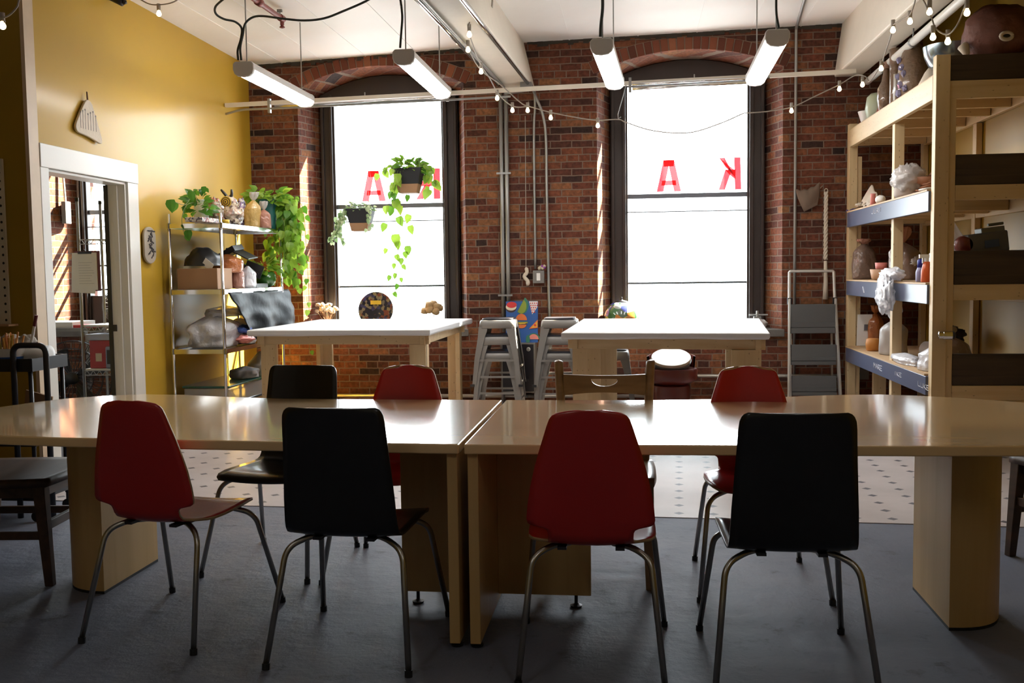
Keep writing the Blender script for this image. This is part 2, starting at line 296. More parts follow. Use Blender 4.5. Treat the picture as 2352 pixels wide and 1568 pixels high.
    def blob(s, c, rad, amp=0.15, freq=3.0, seed=0, nu=28, nv=18, flat=None, mi=0, crease=0.0):
        c = Vector(c); vs = []; o = Vector((seed*7.3, seed*3.1, seed*1.7))
        for j in range(nv+1):
            t = pi*j/nv
            for i in range(nu):
                p = 2*pi*i/nu; d = Vector((sin(t)*cos(p), sin(t)*sin(p), cos(t)))
                k = 1+amp*noise.noise(d*freq+o)+amp*0.5*noise.noise(d*freq*2.3+o)
                if crease: k -= crease*abs(noise.noise(Vector((d.x*freq*2.5, d.y*freq*2.5, d.z*0.8))+o))
                q = Vector((d.x*rad[0], d.y*rad[1], d.z*rad[2]))*k
                if flat is not None and q.z < flat: q.z = flat
                vs.append(c+q)
        fs = [(j*nu+i, (j+1)*nu+i, (j+1)*nu+(i+1)%nu, j*nu+(i+1)%nu) for j in range(nv) for i in range(nu)]
        return s._add(vs, fs, mi)
    def leaf(s, base, d, nrm, L, Wd, mi=0, fold=0.2):
        base, d, nrm = Vector(base), Vector(d).normalized(), Vector(nrm)
        x = d.cross(nrm)
        if x.length < 1e-3: x = d.orthogonal()
        x.normalize(); n = x.cross(d)
        sh = [(0,0),(0.12,0.38),(0.32,0.5),(0.55,0.42),(0.8,0.2),(1,0)]
        vs = [base+d*L*a - n*L*0.25*a*a for a,_ in sh]
        for sgn in (1,-1):
            vs += [base+d*(L*(a-0.08 if b>0.35 and a<0.2 else L*a/L))-n*L*0.25*a*a + x*sgn*b*Wd + n*abs(b)*Wd*fold for a,b in sh[1:-1]]
        fs = []
        for q in (6, 10):
            a = [0,1,2,3,4,5]; e = [q,q+1,q+2,q+3]
            F = [(0,1,e[0]),(1,2,e[1],e[0]),(2,3,e[2],e[1]),(3,4,e[3],e[2]),(4,5,e[3])]
            fs += F if q == 6 else [tuple(reversed(t)) for t in F]
        return s._add(vs, fs, mi)
    def xf(s, mtx):
        s.v = [tuple(mtx @ Vector(p)) for p in s.v]; return s
    def build(s, name, mats, parent=None, smooth=False, bevel=0.0, solid=0.0, subsurf=0, origin=None, seg=2, rim=None, auto=None):
        me = bpy.data.meshes.new(name); vs = s.v
        if origin is not None: o_ = Vector(origin); vs = [tuple(Vector(p)-o_) for p in vs]
        me.from_pydata(vs, [], s.f); me.update()
        if not isinstance(mats, (list, tuple)): mats = [mats]
        for m in mats: me.materials.append(M[m] if isinstance(m, str) else m)
        if len(mats) > 1: me.polygons.foreach_set('material_index', s.mi)
        ob = bpy.data.objects.new(name, me); COL.objects.link(ob)
        if origin is not None: ob.location = origin
        if parent is not None: ob.parent = parent
        if smooth: me.shade_smooth() if hasattr(me, 'shade_smooth') else me.polygons.foreach_set('use_smooth', [True]*len(me.polygons))
        if auto:
            me.polygons.foreach_set('use_smooth', [True]*len(me.polygons)); me.set_sharp_from_angle(angle=radians(auto))
        if solid:
            q = ob.modifiers.new('solid', 'SOLIDIFY'); q.thickness = solid; q.offset = 0
            if rim is not None: q.material_offset_rim = rim
        if subsurf: q = ob.modifiers.new('sub', 'SUBSURF'); q.levels = subsurf; q.render_levels = subsurf
        if bevel:
            q = ob.modifiers.new('bevel', 'BEVEL'); q.width = bevel; q.segments = seg; q.limit_method = 'ANGLE'; q.angle_limit = radians(40)
        return ob
def tag(o, label, cat, group=None, kind=None):
    o['label'] = label; o['category'] = cat
    if group: o['group'] = group
    if kind: o['kind'] = kind
    return o
def thing(name, label, cat, loc=(0,0,0), rotz=0.0, group=None):
    o = bpy.data.objects.new(name, None); COL.objects.link(o); o.location = loc; o.rotation_euler = (0,0,rotz)
    o.empty_display_size = 0.05
    return tag(o, label, cat, group)
def struct(o): o['kind'] = 'structure'; return o
KIDS = None
def dup(root, loc, rotz, label, group=None):
    def cp(o, par):
        c = o.copy(); COL.objects.link(c)
        if par is not None: c.parent = par
        for ch in [x for x in o.children]: cp(ch, c)
        return c
    bpy.context.view_layer.update()
    r = cp(root, None); r.location = loc; r.rotation_euler = (0,0,rotz); r['label'] = label
    if group: r['group'] = group
    return r
def bez(pts, n=6):
    # Catmull-Rom through pts
    P = [Vector(p) for p in pts]; P = [P[0]*2-P[1]] + P + [P[-1]*2-P[-2]]; out = []
    for i in range(1, len(P)-2):
        for k in range(n):
            t = k/n; a,b,c,d = P[i-1],P[i],P[i+1],P[i+2]
            out.append(0.5*((2*b)+(-a+c)*t+(2*a-5*b+4*c-d)*t*t+(-a+3*b-3*c+d)*t**3))
    out.append(P[-2]); return out
def rbend(pts, r=0.04, n=5):
    # polyline with rounded corners
    P = [Vector(p) for p in pts]; out = [P[0]]
    for i in range(1, len(P)-1):
        a = (P[i-1]-P[i]); b = (P[i+1]-P[i]); k = min(r, a.length*0.49, b.length*0.49)
        A = P[i]+a.normalized()*k; B = P[i]+b.normalized()*k
        for j in range(n+1):
            t = j/n; out.append(A*(1-t)**2+P[i]*2*t*(1-t)+B*t*t)
    out.append(P[-1]); return out
def sag(a, b, drop, n=10):
    a, b = Vector(a), Vector(b); return [a.lerp(b, i/n)-Vector((0,0,drop*4*(i/n)*(1-i/n))) for i in range(n+1)]
# ---------------------------------------------------------------- pattern materials
def gridpat(name, base, dot, pitch, size, diamond, rough, coat=0.0, axes=(0,1), off=(0,0)):
    m = bpy.data.materials.new(name); m.use_nodes = True; N, L = nt(m); b = N['Principled BSDF']
    tc = N.new('ShaderNodeTexCoord'); sx = N.new('ShaderNodeSeparateXYZ'); L.new(tc.outputs['Object'], sx.inputs[0])
    ds = []
    for k, a in enumerate(axes):
        q = N.new('ShaderNodeMath'); q.operation = 'MULTIPLY_ADD'; q.inputs[1].default_value = 1/pitch; q.inputs[2].default_value = off[k]; L.new(sx.outputs[a], q.inputs[0])
        f = N.new('ShaderNodeMath'); f.operation = 'FRACT'; L.new(q.outputs[0], f.inputs[0])
        s = N.new('ShaderNodeMath'); s.operation = 'SUBTRACT'; s.inputs[1].default_value = 0.5; L.new(f.outputs[0], s.inputs[0])
        ab = N.new('ShaderNodeMath'); ab.operation = 'ABSOLUTE' if diamond else 'MULTIPLY'; L.new(s.outputs[0], ab.inputs[0])
        if not diamond: L.new(s.outputs[0], ab.inputs[1])
        ds.append(ab)
    ad = N.new('ShaderNodeMath'); ad.operation = 'ADD'; L.new(ds[0].outputs[0], ad.inputs[0]); L.new(ds[1].outputs[0], ad.inputs[1])
    lt = N.new('ShaderNodeMath'); lt.operation = 'LESS_THAN'; L.new(ad.outputs[0], lt.inputs[0])
    lt.inputs[1].default_value = (size/pitch) if diamond else (size/pitch)**2
    nz = N.new('ShaderNodeTexNoise'); nz.inputs['Scale'].default_value = 3; nz.inputs['Detail'].default_value = 6; L.new(tc.outputs['Object'], nz.inputs['Vector'])
    r = ramp(N, [(0.3, tuple(c*0.82 for c in base)), (0.7, base)]); L.new(nz.outputs[0], r.inputs[0])
    mx = N.new('ShaderNodeMix'); mx.data_type = 'RGBA'; L.new(lt.outputs[0], mx.inputs[0]); L.new(r.outputs[0], mx.inputs[6]); mx.inputs[7].default_value = (*dot, 1)
    L.new(mx.outputs[2], b.inputs['Base Color']); b.inputs['Roughness'].default_value = rough; b.inputs['Coat Weight'].default_value = coat
    return m
M['vinyl'] = gridpat('octagon_vinyl', (0.56, 0.50, 0.49), (0.09, 0.085, 0.10), 0.186, 0.030, True, 0.42, off=(0.45, 0.0))
M['peg'] = gridpat('pegboard', (0.62, 0.55, 0.42), (0.01, 0.01, 0.01), 0.051, 0.008, False, 0.6, axes=(0, 2))
def floor_mat():
    m = bpy.data.materials.new('painted_concrete'); m.use_nodes = True; N, L = nt(m); b = N['Principled BSDF']
    tc = N.new('ShaderNodeTexCoord')
    n1 = N.new('ShaderNodeTexNoise'); n1.inputs['Scale'].default_value = 1.3; n1.inputs['Detail'].default_value = 8; L.new(tc.outputs['Object'], n1.inputs['Vector'])
    r = ramp(N, [(0.3, (0.125, 0.14, 0.19)), (0.55, (0.165, 0.18, 0.235)), (0.75, (0.21, 0.22, 0.27))]); L.new(n1.outputs[0], r.inputs[0])
    n2 = N.new('ShaderNodeTexNoise'); n2.inputs['Scale'].default_value = 5.5; n2.inputs['Detail'].default_value = 10; n2.inputs['Roughness'].default_value = 0.7; L.new(tc.outputs['Object'], n2.inputs['Vector'])
    r2 = ramp(N, [(0.58, (1, 1, 1)), (0.64, (0.78, 0.76, 0.76)), (0.70, (0.5, 0.46, 0.44))]); L.new(n2.outputs[0], r2.inputs[0])
    mu = N.new('ShaderNodeMix'); mu.data_type = 'RGBA'; mu.blend_type = 'MULTIPLY'; mu.inputs[0].default_value = 1; L.new(r.outputs[0], mu.inputs[6]); L.new(r2.outputs[0], mu.inputs[7])
    L.new(mu.outputs[2], b.inputs['Base Color'])
    rr = N.new('ShaderNodeMapRange'); rr.inputs[3].default_value = 0.36; rr.inputs[4].default_value = 0.62; L.new(n2.outputs[0], rr.inputs[0]); L.new(rr.outputs[0], b.inputs['Roughness'])
    n3 = N.new('ShaderNodeTexNoise'); n3.inputs['Scale'].default_value = 14; n3.inputs['Detail'].default_value = 6; L.new(tc.outputs['Object'], n3.inputs['Vector'])
    ad = N.new('ShaderNodeMath'); ad.operation = 'MULTIPLY_ADD'; ad.inputs[1].default_value = 0.4; L.new(n3.outputs[0], ad.inputs[0]); L.new(n2.outputs[0], ad.inputs[2])
    bp = N.new('ShaderNodeBump'); bp.inputs['Strength'].default_value = 0.6; bp.inputs['Distance'].default_value = 0.015; L.new(ad.outputs[0], bp.inputs['Height']); L.new(bp.outputs[0], b.inputs['Normal'])
    b.inputs['Specular IOR Level'].default_value = 0.13
    return m
M['concrete'] = floor_mat()
M['dark_paint'] = mat('cream_front_wall', (0.6, 0.52, 0.38), 0.8)
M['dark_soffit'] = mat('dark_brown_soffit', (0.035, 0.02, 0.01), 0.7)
M['gunk'] = mat('dark_rough_gap', (0.05, 0.04, 0.03), 0.95)
M['worn'] = mat('worn_cream_paint', (0.62, 0.48, 0.33), 0.5, var=0.12, vscale=9)

# ---------------------------------------------------------------- shell
YW, YF, YO = 9.7, 10.09, 10.36
struct(MB().box(-7.8, 2.8, -2.6, YO, -0.2, 0).build('floor', 'concrete'))
vn = MB().box(-1.9, 5.0, 0, 4.6, 0.0, 0.004)
v_ = vn.build('vinyl_flooring', 'vinyl'); v_.location = (-2.0, 5.46, 0); v_.rotation_euler = (0, 0, radians(-2.6))
v_['kind'] = 'structure'
def xl(y): return -3.74-0.0156*(y-5.85)
def lw(mb, y0, y1, z0, z1, t=0.13, off=0.0):
    a, b = xl(y0)+off, xl(y1)+off
    mb._add([(a-t,y0,z0),(a,y0,z0),(b,y1,z0),(b-t,y1,z0),(a-t,y0,z1),(a,y0,z1),(b,y1,z1),(b-t,y1,z1)],
            [(0,3,2,1),(4,5,6,7),(0,1,5,4),(1,2,6,5),(2,3,7,6),(3,0,4,7)])
wl = MB(); lw(wl, 5.98, 6.05, 0, 3.6); lw(wl, 6.05, 7.09, 2.04, 3.6); lw(wl, 7.09, YW, 0, 3.6)
struct(wl.build('wall_left', 'yellow'))
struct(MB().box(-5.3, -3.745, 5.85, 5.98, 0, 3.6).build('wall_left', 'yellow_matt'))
struct(MB().box(-3.745, -3.72, 5.845, 5.95, 0, 3.6).build('trim_1', 'worn'))
# nearer parts of the room
struct(MB().box(-5.3, -5.2, -2.5, 5.85, 0, 3.6).build('wall_left', 'yellow_matt'))
struct(MB().box(-5.3, 2.8, -2.6, -2.5, 0, 3.6).build('wall_front', 'dark_paint'))
struct(MB().box(2.65, 2.8, -2.5, YW, 0, 3.7).build('wall_right', 'yellow_matt'))
struct(MB().box(-7.8, -7.7, 5.98, YW, 0, 3.6).build('wall_left', 'white_paint'))
struct(MB().box(-7.7, -5.3, 5.9, 5.98, 0, 3.6).build('wall_front', 'white_paint'))

OPEN = [(-5.98, -4.25, 0.78, 3.17, 3.37), (-3.30, -1.63, 0.76, 3.17, 3.37), (-0.34, 1.40, 0.74, 3.22, 3.41)]
S_ = 0.12
def arc(x0, x1, zs, za, n=16):
    w = (x1-x0)/2; h = za-zs; R = (w*w+h*h)/(2*h); cx = (x0+x1)/2; cz = za-R; a = math.asin(w/R)
    return [(cx+R*sin(-a+2*a*i/n), cz+R*cos(-a+2*a*i/n)) for i in range(n+1)], (cx, cz, R, a)
bw = MB(); ZT = 3.75
xs = [-7.8] + [q for o in OPEN for q in (o[0], o[1])] + [2.8]
def quad(a, b, c, d): bw._add([a, b, c, d], [(0, 1, 2, 3)])
for i in range(0, len(xs), 2):
    quad((xs[i], YW, 0), (xs[i+1], YW, 0), (xs[i+1], YW, ZT), (xs[i], YW, ZT))
for (x0, x1, zl, zs, za) in OPEN:
    A, _ = arc(x0, x1, zs, za)
    B, _ = arc(x0+S_, x1-S_, zs-0.02, za-0.03)
    quad((x0, YW, 0), (x1, YW, 0), (x1, YW, zl), (x0, YW, zl))
    for i in range(16):
        quad((A[i][0], YW, A[i][1]), (A[i+1][0], YW, A[i+1][1]), (A[i+1][0], YW, ZT), (A[i][0], YW, ZT))
        quad((A[i][0], YW, A[i][1]), (B[i][0], YF, B[i][1]), (B[i+1][0], YF, B[i+1][1]), (A[i+1][0], YW, A[i+1][1]))
        quad((B[i][0], YF, B[i][1]), (B[i][0], YO, B[i][1]), (B[i+1][0], YO, B[i+1][1]), (B[i+1][0], YF, B[i+1][1]))
    quad((x0, YW, zl), (x0+S_, YF, zl), (x0+S_, YF, zs-0.02), (x0, YW, zs))
    quad((x1, YW, zl), (x1, YW, zs), (x1-S_, YF, zs-0.02), (x1-S_, YF, zl))
    quad((x0+S_, YF, zl), (x0+S_, YO, zl), (x0+S_, YO, zs-0.02), (x0+S_, YF, zs-0.02))
    quad((x1-S_, YF, zl), (x1-S_, YF, zs-0.02), (x1-S_, YO, zs-0.02), (x1-S_, YO, zl))
    quad((x0, YW, zl), (x1, YW, zl), (x1-S_, YO, zl), (x0+S_, YO, zl))
    xs2 = 0
xo = [-7.8]+[q for o in OPEN for q in (o[0]+S_, o[1]-S_)]+[2.8]
for i in range(0, len(xo), 2): quad((xo[i], YO, 0), (xo[i], YO, ZT), (xo[i+1], YO, ZT), (xo[i+1], YO, 0))
for (x0, x1, zl, zs, za) in OPEN:
    B, _ = arc(x0+S_, x1-S_, zs-0.02, za-0.03)
    quad((x0+S_, YO, 0), (x0+S_, YO, zl), (x1-S_, YO, zl), (x1-S_, YO, 0))
    for i in range(16): quad((B[i][0], YO, B[i][1]), (B[i][0], YO, ZT), (B[i+1][0], YO, ZT), (B[i+1][0], YO, B[i+1][1]))
struct(bw.build('wall_back', 'brick'))
# brick arches over the window heads
random.seed(3)
for q, (x0, x1, zl, zs, za) in enumerate(OPEN):
    A, (cx, cz, R, a) = arc(x0-0.03, x1+0.03, zs-0.005, za)
    n = int(2*a*R/0.072); mb = MB(); mo = MB()
    for i in range(n):
        t0, t1 = -a+2*a*(i+0.07)/n, -a+2*a*(i+0.93)/n; j = random.uniform(-0.004, 0.006)
        ring = []
        for y in (YW-0.012-j, YW+0.2):
            for t, r in ((t0, R-0.004), (t1, R-0.004), (t1, R+0.112), (t0, R+0.112)): ring.append((cx+r*sin(t), y, cz+r*cos(t)))
        mb._add(ring, [(0,1,2,3),(7,6,5,4),(0,4,5,1),(1,5,6,2),(2,6,7,3),(3,7,4,0)])
    ob = mb.build('trim_%d' % (2+q), 'arch_brick', bevel=0.004); struct(ob)
    P1, _ = arc(x0-0.03, x1+0.03, zs-0.005, za, 24)
    for i in range(24):
        t0, t1 = -a+2*a*i/24, -a+2*a*(i+1)/24
        mo._add([(cx+r*sin(t), y, cz+r*cos(t)) for y in (YW-0.006, YW+0.1) for t, r in ((t0, R), (t1, R), (t1, R+0.118), (t0, R+0.118))], [(0,1,2,3),(0,4,5,1),(2,6,7,3)])
    struct(mo.build('trim_%d' % (5+q), 'mortar'))
# slate sills
for q, (x0, x1, zl, zs, za) in enumerate(OPEN):
    struct(MB()._add([(x0-0.02,YW-0.05,zl-0.05),(x1+0.02,YW-0.05,zl-0.05),(x1-S_,YF,zl-0.05),(x0+S_,YF,zl-0.05),(x0-0.02,YW-0.05,zl+0.02),(x1+0.02,YW-0.05,zl+0.02),(x1-S_+0.0,YF,zl+0.02),(x0+S_,YF,zl+0.02)],
        [(0,3,2,1),(4,5,6,7),(0,1,5,4),(1,2,6,5),(2,3,7,6),(3,0,4,7)]).build('trim_%d' % (8+q), 'slate', bevel=0.005))
# ceiling, slightly different height in each bay
cl = MB()
def slab(p): # p: list of (x,z) along the underside
    for (xa, za), (xb, zb) in zip(p[:-1], p[1:]):
        cl._add([(xa,-2.6,za),(xb,-2.6,zb),(xb,YO,zb),(xa,YO,za),(xa,-2.6,3.9),(xb,-2.6,3.9),(xb,YO,3.9),(xa,YO,3.9)], [(0,3,2,1),(4,5,6,7),(0,1,5,4),(1,2,6,5),(2,3,7,6),(3,0,4,7)])
slab([(-7.8, 3.36), (-3.74, 3.42), (-1.1, 3.52)]); slab([(-1.1, 3.53), (2.04, 3.587)]); 
for x in (-3.45, -3.05, -2.6, -2.1, -1.65, -0.6, 0.05, 0.6, 1.1, 1.55):
    z = 3.42+(x+3.74)*0.038 if x < -1.1 else 3.53+(x+1.1)*0.018
    cl.box(x, x+0.012, -2.5, YW, z-0.004, z+0.01)
struct(cl.build('ceiling', 'ceiling'))
struct(MB().box(2.04, 2.8, -2.6, YO, 3.5, 3.9).build('ceiling', 'dark_soffit'))
def beam(name, b0, b1, t0, t1, zb, zt, y0=-2.5, y1=YW, sk=0.04):
    vs = []
    for y in (y0, y1):
        k = (y-9.7)*sk
        vs += [(b0+k, y, zb), (b1+k, y, zb), (t1+k, y, zt), (t0+k, y, zt)]
    o = MB()._add(vs, [(0,1,2,3),(7,6,5,4),(0,4,5,1),(1,5,6,2),(2,6,7,3),(3,7,4,0)]).build(name, 'beam', bevel=0.015)
    return struct(o)
beam('ceiling_beam', -1.21, -0.93, -1.20, -1.05, 3.09, 3.6)
beam('ceiling_beam', 1.86, 2.11, 1.93, 2.11, 3.10, 3.6, sk=-0.008)
# rough dark gap where the brick meets the ceiling
gk = MB(); random.seed(5)
for a, b in ((-3.78, -1.25), (-1.0, 1.93)):
    n = 60
    for i in range(n):
        x = a+(b-a)*i/n; z = (3.42+(x+3.74)*0.038 if x < -1.1 else 3.53+(x+1.1)*0.018)
        h = random.uniform(0.012, 0.045); gk.box(x, x+(b-a)/n+0.004, YW-random.uniform(0.006, 0.02), YW+0.01, z-h, z+0.01)
struct(gk.build('trim_11', 'gunk'))

# ---------------------------------------------------------------- door frame in the left wall
df = MB()
lw(df, 5.955, 6.05, 0, 2.04, 0.02, 0.022); lw(df, 7.09, 7.25, 0, 2.04, 0.02, 0.022); lw(df, 5.955, 7.25, 2.04, 2.19, 0.025, 0.027)
lw(df, 6.05, 6.07, 0, 2.04, 0.15, 0.005); lw(df, 7.07, 7.09, 0, 2.04, 0.15, 0.005); lw(df, 6.05, 7.09, 2.02, 2.04, 0.15, 0.005)
lw(df, 7.055, 7.07, 0, 2.02, 0.04, -0.05)
d_ = struct(df.build('door_1', 'white_paint', bevel=0.004))
hd = MB(); lw(hd, 7.045, 7.054, 0.93, 0.98, 0.03, -0.09); hd.build('strike_plate', 'blackmetal', d_)
sp_ = MB(); lw(sp_, 7.06, 7.09, 0, 2.02, 0.03, -0.13); sp_.build('weather_strip', 'blackplastic', d_)

# ---------------------------------------------------------------- windows
def window(idx, x0, x1, gx0, gx1, zl, zt, zmid, zs, za, letters=()):
    f = MB(); y0, y1 = 10.00, 10.12; B, _ = arc(x0, x1, zs-0.02, za-0.03)
    f.box(x0, gx0, y0+0.03, y1, zl, zs); f.box(gx1, x1, y0+0.03, y1, zl, zs)
    f.box(gx0-0.05, gx0-0.02, y0, y0+0.03, zl, zt+0.03); f.box(gx1+0.02, gx1+0.06, y0, y0+0.03, zl, zt+0.03)
    f.box(x0+0.01, x0+0.04, y0+0.0, y0+0.03, zl, zs-0.03); f.box(x1-0.04, x1-0.01, y0+0.0, y0+0.03, zl, zs-0.03)
    f.prism([(x0, zt)]+[(x, max(z, zt+0.001)) for x, z in B]+[(x1, zt)], y0+0.02, y1, 'Y')
    f.box(gx0, gx1, y0+0.03, y1, zl, zl+0.09)
    o = struct(f.build('window_%d' % idx, 'frame', bevel=0.005))
    s = MB(); s.box(gx0, gx1, 10.06, 10.10, zmid-0.025, zmid+0.02); s.box(gx0, gx1, 10.065, 10.095, zt-0.03, zt)
    s.build('upper_sash', 'sash', o, bevel=0.003)
    s = MB(); s.box(gx0, gx1, 10.03, 10.05, zmid-0.165, zmid-0.155); s.box(gx0, gx1, 10.09, 10.11, 1.195, 1.215)
    s.build('lower_sash', 'sash', o)
    MB().box(gx0, gx1, 10.082, 10.086, zl+0.09, zt).build('glass', 'pane', o)
    for ch, xa, xb, za_, zb in letters:
        w, h = xb-xa, zb-za_; lm = MB(); P = []
        if ch == 'A': P = [[(0,0),(0.28,0),(0.55,1),(0.28,1)], [(0.72,0),(1,0),(0.72,1),(0.45,1)], [(0.2,0.2),(0.8,0.2),(0.78,0.35),(0.22,0.35)], [(0.3,0.8),(0.7,0.8),(0.72,1),(0.28,1)]]
        if ch == 'K': P = [[(0.72,0),(1,0),(0.96,1),(0.68,1)], [(0,0),(0.28,0),(0.55,0.56),(0.3,0.64)], [(0.02,1),(0.26,1),(0.72,0.38),(0.72,0.6),(0.3,0.7)], [(0.3,0.62),(0.5,0.45),(0.74,0.32),(0.74,0.62)]]
        if ch == 'R': P = [[(0.72,0),(1,0),(1,1),(0.72,1)], [(0.25,0.84),(0.75,0.84),(0.75,1),(0.35,1)], [(0.08,0.6),(0.3,0.6),(0.32,0.98),(0.1,0.86)], [(0.15,0.42),(0.75,0.42),(0.75,0.58),(0.08,0.6)], [(0,0),(0.28,0),(0.6,0.45),(0.34,0.45)]]
        for k, p in enumerate(P): lm.prism([(xa+u*w, za_+v*h) for u, v in p], 10.0795-0.0004*k, 10.0812, 'Y')
        lm.build('letter', 'letterred', o)
    return o
M['letterred'] = film('red_vinyl_lettering', (0.95, 0.10, 0.12), 0.95, 0.5, 0.8, bump=0)
w3 = window(3, -5.86, -4.37, -5.76, -4.5, 0.78, 3.12, 2.03, 3.17, 3.37)
MB().box(-5.76, -4.5, 10.06, 10.09, 1.45, 1.47).box(-5.76, -4.5, 10.06, 10.09, 1.73, 1.745).build('glazing_bar', 'sash', w3)
MB().box(-5.76, -4.5, 10.05, 10.10, 0.84, 1.14).build('lower_panel', 'frame', w3)
window(1, -3.18, -1.75, -3.03, -1.92, 0.76, 3.13, 2.03, 3.17, 3.37, [('A', -2.77, -2.52, 2.08, 2.39), ('R', -2.20, -1.95, 2.09, 2.40)])
window(2, -0.22, 1.28, -0.05, 1.11, 0.74, 3.17, 2.07, 3.22, 3.41, [('A', 0.235, 0.475, 2.11, 2.42), ('K', 0.84, 1.06, 2.115, 2.43)])

# unseen slatted railings, added right of each window to band the sun on the reveals
for xa, xb, wh in ((-4.75, -4.0, 'neighbouring'), (-1.8, -1.25, 'left'), (1.27, 1.95, 'right')):
    m = MB()
    for i in range(9): m.box(xa, xb, 11.28, 11.31, 2.6+i*0.40, 2.6+i*0.40+(0.10 if i % 3 == 0 else 0.05))
    m.box(xb-0.04, xb, 11.27, 11.31, -0.2, 6.2)
    tag(m.build('shadow_railing', 'blackmetal', origin=(xb, 11.3, -0.2)), 'unseen black slatted railing added to band the sun, just right of the %s window' % wh, 'railing')
# ---------------------------------------------------------------- conference tables
TH = 0.74
def ctable(loc, outline, px, dirx, label):
    t = thing('conference_table', label, 'table', loc, 0, 'maple conference table halves')
    L0 = Vector(loc)
    poly = [(x-L0.x, y-L0.y) for x, y in outline]
    MB().prism(poly, TH-0.036, TH, 'Z').build('tabletop', ['maple'], t, bevel=0.006, seg=3)
    s = dirx   # +1 for the right half: panels extend to +x from the seam
    e = MB().box(min(0.012*s, 0.05*s), max(0.012*s, 0.05*s), 0.03, 1.19, 0.02, TH-0.037).build('end_panel', 'maple_v', t, bevel=0.003)
    MB().box(min(0.05*s, (0.42 if s > 0 else 0.33)*s), max(0.05*s, (0.42 if s > 0 else 0.33)*s), 0.50, 0.53, 0.05, TH-0.037).build('cross_panel', 'maple_v', t, bevel=0.002)
    for gx, gy in ((0.03*s, 0.07), (0.03*s, 1.14), ((0.36 if s > 0 else 0.27)*s, 0.515)):
        MB().lathe([(0.022, 0), (0.024, 0.008), (0.012, 0.012), (0.007, 0.016), (0.007, 0.052 if gy == 0.515 else 0.022)], 16, (gx, gy, 0)).build('levelling_foot', 'blackplastic', t, smooth=False)
    # half-round pedestal, flat face towards the seam
    xf_, y0, y1, d = px
    pts = [(xf_-L0.x, y0-L0.y)]
    for i in range(1, 24):
        a = pi*i/24; pts.append((xf_-L0.x+s*d*(sin(a)**0.8), (y0+y1)/2-L0.y-(y1-y0)/2*cos(a)))
    pts.append((xf_-L0.x, y1-L0.y))
    if s > 0: pts = pts
    else: pts = pts[::-1]
    MB().prism(pts, 0.012, TH-0.037, 'Z').build('pedestal', 'maple_v', t, auto=30)
    MB().prism([(x*1.0, y) for x, y in [(p[0]-s*0.0, p[1]) for p in pts]], 0.0, 0.011, 'Z').build('plinth', 'blackplastic', t)
    return t
sc_ = (1.335-0.74)/(1.36-0.74)   # outline measured once, scaled to the final eye height
def O(pts): return [(x*sc_, y*sc_) for x, y in pts]
R_out = O([(-0.612,3.524),(0.37,3.545),(1.0,3.562),(1.33,3.577),(1.62,3.63),(1.86,3.76),(2.02,3.95),(2.1,4.2),(2.06,4.42),(1.93,4.6),(1.749,4.735),(1.55,4.88),(1.37,4.97),(1.193,5.02),(0.93,4.985),(0.656,4.896),(0.383,4.82),(0.1,4.785),(-0.2,4.775),(-0.618,4.775)])
L_out = O([(-0.632,3.524),(-0.638,4.775),(-1.2,4.785),(-1.753,4.804),(-2.1,4.88),(-2.35,4.955),(-2.579,4.975),(-2.76,4.91),(-2.909,4.79),(-3.0,4.62),(-3.055,4.451),(-3.08,4.22),(-3.0,4.0),(-2.86,3.82),(-2.70,3.71),(-2.496,3.639),(-2.2,3.60),(-1.736,3.575),(-1.3,3.55)])
ctable((-0.592, 3.375, 0), R_out, (1.145, 3.74, 4.22, 0.24), 1, 'right half of the pale maple conference table, right of the centre seam')
ctable((-0.604, 3.375, 0), L_out, (-2.225, 3.885, 4.365, 0.24), -1, 'left half of the pale maple conference table, left of the centre seam')

